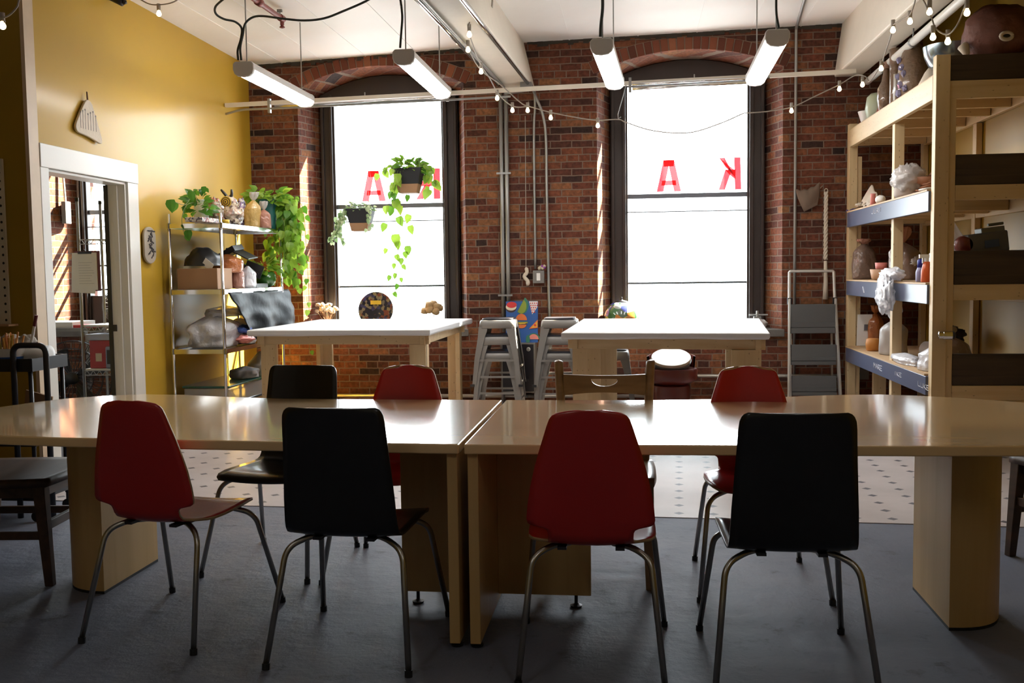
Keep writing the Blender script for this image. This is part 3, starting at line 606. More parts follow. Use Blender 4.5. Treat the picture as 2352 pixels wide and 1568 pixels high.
# ---------------------------------------------------------------- moulded plywood chairs on steel legs
def shell(parent, kind):
    # profile (y, z, halfwidth); local +y is the way the sitter faces
    if kind == 'red':
        P = [(0.225,0.432,0.150),(0.222,0.440,0.175),(0.19,0.449,0.200),(0.14,0.452,0.212),(0.08,0.450,0.217),(0.02,0.447,0.218),(-0.04,0.445,0.217),(-0.09,0.444,0.212),(-0.125,0.444,0.198),(-0.145,0.445,0.176),(-0.158,0.446,0.156),(-0.168,0.448,0.143),(-0.188,0.456,0.139),(-0.204,0.472,0.138),(-0.211,0.490,0.139),(-0.2125,0.498,0.143),(-0.2135,0.504,0.153),(-0.2142,0.509,0.172),(-0.215,0.514,0.193),(-0.2165,0.521,0.204),(-0.219,0.535,0.2075),
             (-0.223,0.58,0.203),(-0.230,0.64,0.193),(-0.239,0.70,0.179),(-0.248,0.76,0.162),(-0.257,0.81,0.146),(-0.263,0.845,0.135),(-0.267,0.868,0.126),(-0.2688,0.879,0.117),(-0.2697,0.885,0.100),(-0.270,0.888,0.070)]
    else:
        P = [(0.225,0.425,0.190),(0.226,0.436,0.200),(0.20,0.446,0.206),(0.14,0.450,0.208),(0.08,0.449,0.207),(0.02,0.447,0.206),(-0.04,0.445,0.204),(-0.09,0.443,0.203),(-0.135,0.443,0.202),(-0.165,0.446,0.201),(-0.188,0.455,0.200),(-0.203,0.472,0.199),(-0.211,0.495,0.198),(-0.217,0.53,0.196),
             (-0.223,0.58,0.194),(-0.230,0.64,0.190),(-0.239,0.70,0.186),(-0.248,0.76,0.182),(-0.257,0.81,0.179),(-0.263,0.845,0.177),(-0.267,0.868,0.174),(-0.2688,0.882,0.168),(-0.2697,0.890,0.160),(-0.2705,0.894,0.148)]
    n = len(P)-1
    def fn(u, v):
        x = v*n; i = min(int(x), n-1); t = x-i; a, b = P[i], P[i+1]
        y, z, w = (a[k]*(1-t)+b[k]*t for k in range(3)); X = (2*u-1)
        back = max(0, min(1, (z-0.5)/0.2)); seat = 1-back
        y2 = y - back*0.018*(1-X*X)*1.0 + (0.004 if 0 else 0)
        z2 = z - seat*0.010*(1-X*X) + (0.010*(1-X*X) if (kind == 'red' and z > 0.86) else 0)
        return (X*w, y2, z2)
    m = ['red_ply', 'plyedge'] if kind == 'red' else ['black_ply', 'plyedge']
    return MB().grid(fn, 14, n).build('seat_shell', m, parent, smooth=True, solid=0.010, rim=1 if kind == 'red' else 0)
def ply_chair(kind, loc, rz, label):
    t = thing('plywood_chair', label, 'chair', loc, rz, 'moulded plywood chairs around the conference table')
    shell(t, kind)
    rf, ff = (0.25, 0.255) if kind == 'black' else (0.235, 0.26)
    for s in (-1, 1):
        for fx, fy, ax, ay in ((rf*s, -0.295, 0.13*s, -0.10), (ff*s, 0.295, 0.13*s, 0.10)):
            ky = -0.175 if fy < 0 else 0.165
            pts = rbend([(ax*0.55, ay, 0.424), (ax*1.0, (ay+ky)/2, 0.424), ((0.83*fx), ky*1.06, 0.395), (fx, fy, 0.012)], 0.075, 7)
            lg = MB().tube(pts, 0.0105, 10).build('leg', 'chrome', t, smooth=True)
            MB().cyl((fx-0.0005*s, fy, 0.0), (fx-0.001*s, fy*0.992, 0.022), 0.0135, 12).build('foot_cap', 'blackplastic', lg)
    MB().box(-0.12, 0.12, -0.115, -0.085, 0.421, 0.4335).box(-0.12, 0.12, 0.085, 0.115, 0.421, 0.4335).box(-0.11, -0.08, -0.19, 0.10, 0.423, 0.433).box(0.08, 0.11, -0.19, 0.10, 0.423, 0.433).build('seat_bracket', 'blackmetal', t)
    return t
ply_chair('red', (-1.735, 3.60, 0), radians(-9), 'red plywood chair nearest the left end, seat turned to the right')
ply_chair('black', (-0.985, 3.455, 0), radians(-2), 'black plywood chair standing just left of the centre seam')
ply_chair('red', (-0.145, 3.40, 0), radians(1), 'red plywood chair standing just right of the centre seam')
ply_chair('black', (0.495, 3.375, 0), radians(0.5), 'black plywood chair rightmost on the near side of the table')
ply_chair('black', (-1.63, 4.41, 0), radians(180-6), 'black plywood chair on the far side, before the steel shelving')
ply_chair('red', (-1.075, 4.37, 0), radians(180-1), 'red plywood chair on the far side, left of the centre seam')
ply_chair('red', (0.515, 4.28, 0), radians(180+1), 'red plywood chair on the far side, towards the right')

# ---------------------------------------------------------------- solid wooden chairs
def wood_chair(loc, rz, label, m, w=0.43, d=0.44, slot=True, hb=0.82, feet=0.45):
    t = thing('wooden_chair', label, 'chair', loc, rz)
    hw = w/2
    def seat(u, v):
        X = 2*u-1; Y = 2*v-1; sq = (1-0.06*(Y*Y)); return (X*(hw+0.03)*sq, Y*(d/2+0.02)*(1-0.06*X*X), 0.452-0.012*(1-X*X)*(1-Y*Y)*1.0)
    MB().grid(seat, 12, 12).build('seat', m, t, smooth=True, solid=0.034)
    for s in (-1, 1):
        MB().taper((s*(hw-0.01), d/2-0.03, 0.44), (s*(hw+0.0), d/2+0.0, 0.0), 0.052, 0.036).build('leg', m, t, bevel=0.004)
        MB().taper((s*(hw-0.03), -d/2+0.03, 0.44), (s*(hw+0.01), -d/2-0.03, 0.0), 0.050, 0.036).build('leg', m, t, bevel=0.004)
        MB().bar((s*(hw-0.005), d/2-0.02, 0.22), (s*(hw-0.005), -d/2+0.0, 0.22), 0.02, 0.035).build('side_stretcher', m, t, bevel=0.003)
        p = bez([(s*(hw-0.02), -d/2+0.015, 0.43), (s*(hw-0.01), -d/2-0.005, 0.55), (s*(hw-0.0), -d/2-0.035, 0.68), (s*(hw+0.012), -d/2-0.075, hb-0.012), (s*(hw+0.014), -d/2-0.082, hb)], 4)
        r = [0.021]*(len(p)-3)+[0.020, 0.016, 0.008]
        MB().tube(p, r, 10).build('back_post', m, t, smooth=True)
    MB().bar((-hw, d/2-0.015, 0.26), (hw, d/2-0.015, 0.26), 0.02, 0.04).build('front_stretcher', m, t, bevel=0.003)
    MB().bar((-hw, -d/2+0.0, 0.16), (hw, -d/2+0.0, 0.16), 0.02, 0.03).build('rear_stretcher', m, t, bevel=0.003)
    MB().box(-hw+0.02, hw-0.02, d/2-0.05, d/2-0.025, 0.385, 0.436).box(-hw+0.02, hw-0.02, -d/2+0.02, -d/2+0.045, 0.385, 0.436).box(-hw+0.005, -hw+0.025, -d/2+0.03, d/2-0.03, 0.385, 0.436).box(hw-0.025, hw-0.005, -d/2+0.03, d/2-0.03, 0.385, 0.436).build('seat_frame', m, t)
    # curved top rail with a grip hole
    mb = MB(); zt, zb = hb-0.047, hb-0.148
    def yy(x): return -d/2-0.062-0.03*(1-(x/hw)**2)+0.0
    xsn = [-hw+0.01+(2*hw-0.02)*i/20 for i in range(21)]
    def hole(x):
        k = abs(x)/0.062
        if k >= 1: return None
        q = sqrt(1-k*k); return (zb+0.074-0.034*q, zb+0.076)
    def topz(x): return zt-0.010*(1-(x/hw)**2)
    def botz(x): return zb+0.012*(1-(x/hw)**2)
    xsn = sorted(set(xsn+[-0.0619, 0.0619, -0.059, 0.059, -0.053, 0.053, -0.045, 0.045, -0.025, 0.025]))
    for th in (0,):
        for a, b in zip(xsn[:-1], xsn[1:]):
            mid = (a+b)/2; seg = []
            if slot and hole(mid) is not None:
                ha, hb_ = hole(a) or ((hole(mid)[0]+hole(mid)[1])/2,)*2, hole(b) or ((hole(mid)[0]+hole(mid)[1])/2,)*2
                seg = [(botz(a), botz(b), ha[0], hb_[0]), (ha[1], hb_[1], topz(a), topz(b))]
            else: seg = [(botz(a), botz(b), topz(a), topz(b))]
            for (z0a, z0b, z1a, z1b) in seg:
                vs = [(a,yy(a),z0a),(b,yy(b),z0b),(b,yy(b)+0.02,z0b),(a,yy(a)+0.02,z0a),(a,yy(a),z1a),(b,yy(b),z1b),(b,yy(b)+0.02,z1b),(a,yy(a)+0.02,z1a)]
                mb._add(vs, [(0,3,2,1),(4,5,6,7),(0,1,5,4),(2,3,7,6),(1,2,6,5),(3,0,4,7)])
    mb.build('top_rail', m, t)
    return t
wood_chair((-0.135, 4.345, 0), radians(180), 'worn brown wooden chair with a grip hole, far side centre', 'midwood', 0.40, 0.43, True, 0.905)
wood_chair((-2.80, 4.20, 0), radians(-84), 'dark wooden chair at the left end of the conference table', 'darkwood', 0.50, 0.50, False, 0.86)
wood_chair((2.02, 4.63, 0), radians(112), 'dark wooden chair at the right end, cut by the frame edge', 'darkwood', 0.46, 0.46, False, 0.66)
# where a sight line of the photograph meets a plane of the room (used to read positions off the photograph)
_CP = Vector((0, 0, 1.335))
def at(px, py, Y=None, X=None, Z=None):
    d = _R*((px-1176)/2287.0) + _D*((py-784)/2287.0) + _f
    k = Y/d.y if Y is not None else (X/d.x if X is not None else (Z-1.335)/d.z)
    return _CP + d*k
# ---------------------------------------------------------------- white canvas work tables
def work_table(c, legs, apr, label, zt=0.90):
    t = thing('work_table', label, 'table', ((c[0][0]+c[2][0])/2, (c[0][1]+c[2][1])/2, 0), 0, 'canvas topped work tables')
    o = t.location
    P = [(x-o.x, y-o.y) for x, y in c]
    # canvas-covered slab with a softly sagging hem
    m = MB(); n = 24; pts = []
    for i in range(4):
        a, b = Vector(P[i]), Vector(P[(i+1) % 4])
        for k in range(n): pts.append((a.lerp(b, k/n), (b-a).normalized()))
    N = len(pts); vs = []; ce = Vector((0, 0))
    for zz, inset in ((zt, 0.012), (zt-0.006, 0.0), (zt-0.034, 0.0), (zt-0.046, 0.012), (zt-0.050, 0.05)):
        for i, (p, d) in enumerate(pts):
            q = Vector((p.x, p.y)); r = (ce-q).normalized()
            sagz = 0.008*noise.noise(Vector((p.x*3, p.y*3, 1.3))) if zz < zt-0.03 else 0
            vs.append((q.x+r.x*inset, q.y+r.y*inset, zz+sagz))
    fs = [tuple(range(N))] + [(j*N+i, (j+1)*N+i, (j+1)*N+(i+1) % N, j*N+(i+1) % N) for j in range(4) for i in range(N)] + [tuple(4*N+i for i in range(N-1, -1, -1))]
    m._add(vs, fs); m.build('canvas_top', 'canvas', t)
    Q = [(x-o.x, y-o.y) for x, y in legs]
    for i in range(4):
        a, b = Vector((*Q[i], 0)), Vector((*Q[(i+1) % 4], 0)); d = (b-a).normalized()
        MB().bar(a-d*0.05+Vector((0, 0, zt-0.085)), b+d*0.05+Vector((0, 0, zt-0.085)), 0.04, 0.072).build('apron', 'pine_x', t, bevel=0.003)
    for i, (x, y) in enumerate(Q):
        sx = 1 if x < 0 else -1; sy = 1 if y < 0 else -1
        w = apr
        lg = MB().box(x-0.02 if sx > 0 else x-w+0.02, x+w-0.02 if sx > 0 else x+0.02, y-0.02, y+0.02, 0, zt-0.122).box(x-0.02, x+0.02, min(y, y+sy*w*0.8), max(y, y+sy*w*0.8), 0, zt-0.122)
        lg.box(x+sx*w*0.45-0.002, x+sx*w*0.45+0.002, y-0.022*sy-0.001, y-0.022*sy+0.001, 0.05, zt-0.15)
        lg.build('leg', 'pine', t, bevel=0.003)
    return t
def XY(px, py, Y): p = at(px, py, Y=Y); return (p.x, Y)
work_table([(-3.063, 7.621), (-1.561, 7.545), (-1.52, 9.344), (-3.03, 9.40)], [(XY(608, 850, 7.72)[0], 7.72), (XY(974, 850, 7.66)[0], 7.66), (XY(1056, 850, 9.22)[0], 9.22), (XY(740, 850, 9.28)[0], 9.28)], 0.13,
           'pale pine work table with white canvas top, under the left window')
work_table([(-0.514, 7.10), (0.919, 6.90), (1.101, 8.95), (-0.457, 9.14)], [(XY(1322, 850, 7.17)[0], 7.17), (XY(1741, 850, 7.0)[0], 7.0), (0.98, 8.86), (-0.33, 9.0)], 0.20,
           'pale pine work table with white canvas top, under the right window')

# ---------------------------------------------------------------- metal stools
def make_stool(label):
    t = thing('metal_stool', label, 'stool', (0, 0, 0), 0, 'grey metal stools by the brick wall')
    H = 0.60
    def rr(h, r, n=5):
        out = []
        for cx, cy, a0 in ((h-r, h-r, 0), (-(h-r), h-r, pi/2), (-(h-r), -(h-r), pi), (h-r, -(h-r), 1.5*pi)):
            for k in range(n+1): a = a0+pi/2*k/n; out.append((cx+r*cos(a), cy+r*sin(a)))
        return out
    m = MB(); rings = [(0.150, H-0.002), (0.158, H-0.010), (0.163, H-0.035), (0.168, H-0.075)]; n = len(rr(0.1, 0.03)); vs = []
    for h, z in rings: vs += [(x, y, z) for x, y in rr(h, 0.045)]
    m._add(vs, [tuple(range(n))] + [(j*n+i, (j+1)*n+i, (j+1)*n+(i+1) % n, j*n+(i+1) % n) for j in range(3) for i in range(n)])
    m.build('seat_pan', 'stoolmetal', t, auto=50, solid=0.003)
    MB().prism(rr(0.140, 0.045), H-0.001, H+0.016, 'Z').build('seat_pad', 'bluepad', t, bevel=0.006, seg=3)
    for sx in (-1, 1):
        for sy in (-1, 1):
            m = MB()
            for ax in (0, 1):
                vs = []
                for (z, o, w) in ((H-0.06, 0.163, 0.085), (H-0.16, 0.172, 0.062), (0.25, 0.20, 0.045), (0.0, 0.222, 0.034)):
                    for q in (o, o-w):
                        p = (sx*q, sy*o, z) if ax == 0 else (sx*o, sy*q, z); vs.append(p)
                m._add(vs, [(0, 1, 3, 2), (2, 3, 5, 4), (4, 5, 7, 6)])
            lg = m.build('leg', 'stoolmetal', t, solid=0.004)
            MB().box(sx*0.222-0.019*(1 if sx < 0 else 1.0), sx*0.222+0.019, sy*0.222-0.019, sy*0.222+0.019, 0.0, 0.02).build('foot_cap', 'blackplastic', lg)
    for z, o in ((0.235, 0.201), (0.17, 0.207)):
        for s in (-1, 1):
            a, b = ((-o+0.01, s*(o-0.004), z), (o-0.01, s*(o-0.004), z)) if z > 0.2 else ((s*(o-0.004), -o+0.01, z), (s*(o-0.004), o-0.01, z))
            MB().bar(a, b, 0.006, 0.018).build('footrest', 'stoolmetal', t)
    return t
st0 = make_stool('lowest metal stool of the left stack, beside the black cabinet'); st0.location = (-1.235, 9.12, 0)
G_ = 'grey metal stools by the brick wall'
dup(st0, (-1.235, 9.12, 0.150), 0.02, 'middle metal stool of the left stack of three', G_)
dup(st0, (-1.235, 9.12, 0.300), 0.0, 'topmost metal stool of the left stack, beside the painting', G_)
dup(st0, (-0.665, 9.08, 0), 0.0, 'lowest metal stool of the second stack, near the white table corner', G_)
dup(st0, (-0.665, 9.08, 0.150), -0.02, 'middle metal stool of the second stack, partly behind the table', G_)
dup(st0, (-0.665, 9.08, 0.300), 0.0, 'topmost metal stool of the second stack, beside the right table', G_)
dup(st0, (-0.205, 9.26, 0), 0.0, 'single metal stool seen under the right white table', G_)

# ---------------------------------------------------------------- pottery wheel
t = thing('pottery_wheel', 'dark red pottery wheel with a pale round bat, behind the right table', 'pottery wheel', (0.34, 9.20, 0))
MB().lathe([(0.165, 0.0), (0.175, 0.01), (0.175, 0.28), (0.16, 0.29)], 36).build('base_drum', 'wheelred', t, auto=40)
MB().lathe([(0.15, 0.29), (0.205, 0.315), (0.232, 0.33), (0.240, 0.345), (0.240, 0.425), (0.232, 0.437), (0.10, 0.44)], 40).build('tray', 'wheelred', t, auto=40)
m = MB(); n = 28; vs = []
for i in range(n+1):
    a = radians(-8)+radians(196)*i/n; h = 0.585-0.04*abs(cos(a))**2
    for r, z in ((0.205, 0.44), (0.212, 0.44), (0.222, h), (0.205, h+0.006), (0.198, h-0.004)): vs.append((r*cos(a), r*sin(a), z))
m._add(vs, [(i*5+k, (i+1)*5+k, (i+1)*5+(k+1) % 5, i*5+(k+1) % 5) for i in range(n) for k in range(5)]); m.build('splash_guard', 'wheelred', t, auto=40)
R_ = Matrix.Rotation(radians(22), 3, 'X')
MB().lathe([(0.172, -0.012), (0.180, -0.010), (0.180, 0.010), (0.176, 0.014), (0.12, 0.014)], 40, (0, -0.02, 0.53), rot=R_).build('bat', 'batt', t, auto=25)
MB().lathe([(0.10, -0.07), (0.175, -0.05), (0.185, -0.02), (0.17, -0.014)], 36, (0, -0.02, 0.53), rot=R_).build('wheel_head', 'stoolmetal', t, auto=40)
MB().cyl((0, 0, 0.43), (0, -0.01, 0.49), 0.03).build('shaft', 'shiny', t)

# ---------------------------------------------------------------- step ladder
t = thing('step_ladder', 'grey step ladder with aluminium rails leaning on the brick wall', 'ladder', (1.65, 9.36, 0))
for s in (-1, 1):
    r = MB().bar((s*0.235, -0.01, 0), (s*0.205, 0.17, 1.05), 0.022, 0.045).build('side_rail', 'alu', t, bevel=0.004)
    MB().tube([(s*0.205, 0.17, 1.02), (s*0.200, 0.21, 1.30)], 0.014, 10).build('handle_post', 'alu', t)
    MB().box(s*0.205-0.018, s*0.205+0.018, 0.15, 0.195, 1.0, 1.06).build('joint', 'blackplastic', t)
    MB().bar((s*0.19, 0.16, 0.0), (s*0.185, 0.24, 0.95), 0.015, 0.03).build('rear_rail', 'alu', t)
    MB().box(s*0.235-0.02, s*0.235+0.02, -0.04, 0.02, 0, 0.03).build('foot_cap', 'blackplastic', t)
hb_ = MB().tube(rbend([(-0.20, 0.212, 1.29), (-0.195, 0.214, 1.305), (0.195, 0.214, 1.305), (0.20, 0.212, 1.29)], 0.01), 0.013, 10).build('handle_bar', 'alu', t, smooth=True)
for z0, z1 in ((0.73, 1.0), (0.44, 0.63), (0.16, 0.345)):
    m = MB(); k = 5
    for i in range(k):
        za = z0+(z1-z0)*i/k; y = -0.01+0.18*(za/1.05)
        m.box(-0.2, 0.2, y-0.005, y+0.02, za+0.003, z0+(z1-z0)*(i+1)/k-0.003)
    m.box(-0.2, 0.2, -0.01+0.18*z0/1.05+0.008, -0.01+0.18*z0/1.05+0.026, z0, z1)
    m.build('step', 'ladderstep', t, bevel=0.002)

# ---------------------------------------------------------------- black cabinet, painting
t = thing('metal_cabinet', 'black cabinet in a pale frame between the two stool stacks', 'cabinet', (-1.10, 9.56, 0))
MB().box(-0.155, 0.155, -0.10, 0.10, 0.19, 0.64).build('body', 'blackmetal', t, bevel=0.004)
MB().box(-0.165, -0.15, -0.105, 0.10, 0.0, 0.655).box(0.15, 0.165, -0.105, 0.10, 0.0, 0.655).box(-0.15, 0.15, -0.105, 0.10, 0.642, 0.655).box(-0.15, 0.15, -0.105, 0.10, 0.175, 0.19).build('frame', 'stoolmetal', t)
MB().lathe([(0.020, 0), (0.020, 0.008), (0.012, 0.012)], 20, (0.10, -0.102, 0.595), rot=Matrix.Rotation(pi/2, 3, 'X')).build('knob', 'zinc', t)
C_ = {k: mat('paint_'+k, c, 0.5) for k, c in dict(blue=(0.02, 0.09, 0.32), red=(0.55, 0.03, 0.03), green=(0.22, 0.28, 0.03), orange=(0.65, 0.16, 0.04), pink=(0.62, 0.2, 0.17), cream=(0.7, 0.6, 0.45), dark=(0.05, 0.03, 0.03), teal=(0.03, 0.16, 0.10), yellow=(0.6, 0.4, 0.03), white=(0.7, 0.7, 0.7)).items()}
t = thing('food_painting', 'colourful painting of a burger, taco and pizza leaning behind the stools', 'painting', (-1.07, 9.57, 0.656))
Wp, Hp = 0.31, 0.40
cv = MB().box(-Wp/2, Wp/2, -0.0, 0.018, 0, Hp).build('stretched_canvas', C_['blue'], t)
def ell(cx, cz, a, b, n=20, t0=0, t1=2*pi): return [(cx+a*cos(t0+(t1-t0)*i/n), cz+b*sin(t0+(t1-t0)*i/n)) for i in range(n+(0 if t1-t0 > 6.2 else 1))]
m = MB(); K = list(C_.values()); ki = {k: i for i, k in enumerate(C_)}; dz = [0.0]
def pp(poly, c): dz[0] += 0.0002; m.prism(poly, -0.001-dz[0], 0.0, 'Y', ki[c])
pp(ell(-0.105, 0.335, 0.052, 0.045), 'dark'); pp(ell(-0.105, 0.345, 0.052, 0.035), 'cream'); pp(ell(-0.10, 0.365, 0.05, 0.03), 'red')
pp(ell(0.0, 0.36, 0.065, 0.085, 20, -pi*0.75, pi*0.35), 'teal'); pp(ell(-0.005, 0.35, 0.05, 0.07, 20, -pi*0.75, pi*0.35), 'green')
pp([(0.07, 0.398), (0.154, 0.398), (0.15, 0.34), (0.10, 0.27)], 'white')
for i in range(5):
    for j in range(4):
        if j/4 < (1-i/6): pp([(0.078+j*0.02+i*0.005, 0.385-i*0.022), (0.089+j*0.02+i*0.005, 0.385-i*0.022), (0.089+j*0.02+i*0.005, 0.374-i*0.022), (0.078+j*0.02+i*0.005, 0.374-i*0.022)], 'red')
pp(ell(-0.005, 0.215, 0.055, 0.062, 20, 0, pi), 'orange'); pp([(-0.065, 0.20), (0.055, 0.20), (0.06, 0.185), (-0.062, 0.185)], 'green'); pp([(-0.055, 0.185), (0.048, 0.185), (0.045, 0.172), (-0.052, 0.172)], 'dark'); pp(ell(-0.005, 0.172, 0.05, 0.035, 16, pi, 2*pi), 'orange'); pp([(-0.055, 0.192), (0.05, 0.192), (0.03, 0.180), (-0.02, 0.176)], 'yellow')
pp([(0.07, 0.13), (0.154, 0.22), (0.154, 0.14)], 'orange'); pp([(0.09, 0.14), (0.15, 0.20), (0.15, 0.15)], 'yellow'); pp(ell(0.13, 0.165, 0.012, 0.012), 'red')
pp(ell(0.115, 0.035, 0.06, 0.055, 20, 0, pi), 'teal'); pp(ell(0.115, 0.03, 0.048, 0.05, 20, 0, pi), 'pink'); pp(ell(-0.03, 0.07, 0.016, 0.05), 'teal'); pp(ell(0.06, 0.03, 0.02, 0.04), 'teal')
m.build('painted_food', K, cv)
t.rotation_euler = (radians(-8), 0, 0); t.location.y = 9.52

# ---------------------------------------------------------------- conduits and pipes on the back wall
def pipe(name, pts, r, m, label, cat='pipe', group=None, n=10, smooth=True):
    o = MB().tube(pts, r, n).build(name, m, None, smooth=smooth, origin=pts[len(pts)//2]); return tag(o, label, cat, group)
Gc = 'conduits on the brick wall'
pipe('wall_conduit', [(-1.262, 9.665, 0.75), (-1.262, 9.665, 3.06)], 0.021, 'zinc', 'dark grey conduit on the brick pier, left one of the close pair', 'conduit', Gc)
pipe('wall_conduit', [(-1.212, 9.665, 0.75), (-1.212, 9.665, 3.06)], 0.021, 'zinc', 'dark grey conduit on the brick pier, right one of the close pair', 'conduit', Gc)
m = MB()
for z in (2.28, 1.10): m.box(-1.31, -1.17, 9.64, 9.645, z, z+0.018)
tag(m.build('conduit_strap', 'zinc', origin=(-1.24, 9.66, 1.7)), 'flat straps holding the close pair of conduits', 'strap')
pipe('wall_conduit', bez([(-0.925, 9.60, 3.05), (-0.930, 9.66, 2.9), (-0.945, 9.675, 2.6), (-0.945, 9.68, 1.36)], 5), 0.012, 'zinc', 'thin straight conduit running down to the switch box', 'conduit', Gc)
pipe('wall_conduit', bez([at(1218, 190, Y=9.4), at(1232, 225, Y=9.62), at(1247, 265, Y=9.66), at(1254, 320, Y=9.67), at(1256, 450, Y=9.67), at(1262, 735, Y=9.67)], 6), 0.014, 'zinc', 'thin conduit bending out from the beam beside the switch', 'conduit', Gc)
pipe('wall_conduit', rbend([(1.512, 9.67, 0.25), (1.512, 9.67, 3.555), (1.36, 8.0, 3.55), (1.30, 6.5, 3.55)], 0.05), 0.014, 'zinc', 'thin conduit at right, from the ladder up and along the ceiling', 'conduit', Gc)
pipe('baseboard_pipe', [(-3.6, 9.62, 0.125), (0.3, 9.62, 0.125)], 0.018, 'alu', 'pale pipe along the foot of the brick wall, left run', 'pipe')
pipe('baseboard_pipe', [(0.45, 9.62, 0.32), (1.9, 9.62, 0.32)], 0.016, 'alu', 'pale pipe low on the brick wall, behind the red chair', 'pipe')
t = thing('switch_box', 'grey light switch box on the brick pier', 'switch', (-0.912, 9.66, 1.285))
MB().box(-0.055, 0.055, -0.03, 0.035, -0.062, 0.062).build('box', 'stoolmetal', t, bevel=0.006)
MB().box(-0.018, 0.018, -0.036, -0.029, -0.036, 0.036).build('rocker', 'white', t, bevel=0.002)
m = MB(); random.seed(8)
for i in range(7): m.blob((random.uniform(-0.03, 0.03), random.uniform(-0.02, 0.01), random.uniform(0.0, 0.05)), (0.016, 0.014, 0.016), 0.3, 3, i, 8, 6)
a_ = m.build('dried_blossom', mat('dried_cream_petal', (0.5, 0.42, 0.3), 0.8), None, True, origin=(0, 0, 0)); a_.location = (-0.885, 9.64, 1.355); tag(a_, 'cream dried blossom tucked above the switch box', 'dried flower')
m = MB()
for i in range(4): m.blob((random.uniform(-0.02, 0.02), random.uniform(-0.02, 0.01), random.uniform(0.0, 0.03)), (0.014, 0.012, 0.014), 0.3, 3, i+9, 8, 6)
a_ = m.build('purple_flower', mat('purple_petal', (0.25, 0.05, 0.3), 0.7), None, True); a_.location = (-0.858, 9.635, 1.355); tag(a_, 'small purple flower tucked above the switch box', 'flower')
# ceramic ornament on a long cord
t = thing('hanging_ornament', 'cream ceramic ornament hanging on a long cord by the switch', 'ornament', (-1.035, 9.66, 1.28))
MB().tube([(0.0, 0, 0.10), (0.005, 0, 0.7), (0.01, 0.0, 1.55)], 0.004, 6).build('cord', 'lightcord', t)
m = MB(); m.tube(bez([(0, 0, 0.10), (0.008, 0, 0.05), (-0.018, 0, 0.01), (0.012, 0, -0.03), (0.02, 0, -0.055), (0.0, 0, -0.06)], 4), [0.006]+[0.018]*16+[0.022]*4, 8)
m.build('ceramic_drop', 'clay', t, smooth=True)
# macrame cord and cloth pouch
t = thing('macrame_cord', 'long cream braided cord hanging beside the ladder', 'cord', (1.79, 9.66, 2.06))
m = MB()
for k in range(3):
    m.tube([(0.012*sin(i*0.9+k*2.09), 0.012*cos(i*0.9+k*2.09)-0.01, -i*0.017-0.02) for i in range(38)], 0.010, 6)
m.build('braid', 'clay', t, smooth=True)
MB().tube([(0, -0.01, -0.66), (0.004, -0.01, -0.85), (0.002, -0.01, -1.02)], [0.016, 0.02, 0.026], 8).build('tassel', 'clay', t, smooth=True)
m = MB().tube([(0.016*sin(a*pi/8), -0.01, 0.0+0.022*cos(a*pi/8)-0.01) for a in range(17)], 0.004, 6).build('loop', 'clay', t, smooth=True)
m = MB()
def pouch(u, v):
    X = 2*u-1; w = 0.11*(1-0.45*v**1.5)
    return (X*w+0.03*v, -0.02-0.04*sin(pi*u)*sin(pi*min(1, v*1.1)), -0.18*v+0.03*(abs(X)**2)*(1-v)+0.006*sin(u*22)*(1-v)+0.03*X)
m.grid(pouch, 20, 10); a_ = m.build('cloth_pouch', mat('grey_brown_cloth', (0.16, 0.11, 0.08), 0.9), None, True, solid=0.006); a_.location = (1.62, 9.66, 2.07)
tag(a_, 'grey brown cloth pouch pinned to the brick wall at right', 'pouch')
MB().tube([(0.11, -0.01, 0.0), (0.14, 0.0, 0.03)], 0.004, 6).build('tie', 'lightcord', a_)

# ---------------------------------------------------------------- ceiling services
t = thing('support_channel', 'cream steel channel crossing in front of both windows', 'rail', (-0.9, 9.14, 2.98))
o_ = Vector(t.location); A, B = Vector((-3.78, 9.06, 2.925)), Vector((1.95, 9.20, 3.055))
MB().bar(A-o_, B-o_, 0.04, 0.035).build('channel', 'beam', t)
m = MB()
for x in (-2.45, -0.02, 0.55):
    k = (x-A.x)/(B.x-A.x); p = A.lerp(B, k)-o_; m.cyl(p+Vector((0, 0, 0.01)), p+Vector((0, 0, 0.05)), 0.006, 8)
m.build('channel_bolt', 'zinc', t)
pipe('cross_conduit', [Vector((-3.3, 9.05, 2.895)), Vector((-2.98, 9.06, 2.905)), Vector((-1.68, 9.09, 2.935))], 0.014, 'shiny', 'bright conduit under the channel, across the left window', 'conduit', 'bright conduits under the channel')
pipe('cross_conduit', bez([Vector((-3.77, 9.03, 2.84)), Vector((-3.6, 9.04, 2.875)), Vector((-3.3, 9.05, 2.88)), Vector((-1.6, 9.11, 2.915)), Vector((-1.1, 9.13, 2.93))], 4), 0.010, 'zinc', 'thin dark conduit under the channel at the left', 'conduit')
pipe('cross_conduit', [Vector((0.0, 9.11, 2.955)), Vector((1.13, 9.14, 2.985))], 0.015, 'shiny', 'bright conduit under the channel, across the right window', 'conduit', 'bright conduits under the channel')
pipe('cross_conduit', [Vector((0.0, 9.09, 2.99)), Vector((1.2, 9.12, 3.015))], 0.012, 'shiny', 'upper bright conduit on the channel, across the right window', 'conduit', 'bright conduits under the channel')
m = MB()
for x, z in ((-3.35, 2.90), (-1.67, 2.95), (-0.02, 2.97)): m.box(x-0.012, x+0.012, 9.03, 9.07, z-0.06, z+0.07)
tag(m.build('channel_clamp', 'zinc', origin=(-1.67, 9.05, 2.9)), 'small grey clamps along the cream channel', 'clamp')
def bx(y, x): return x+(y-9.7)*0.04
pipe('beam_conduit', [(bx(y, -1.225), y, 3.075) for y in (9.3, 7, 4)], 0.016, 'shiny', 'bright conduit under the left edge of the ceiling beam', 'conduit', 'conduits along the beam')
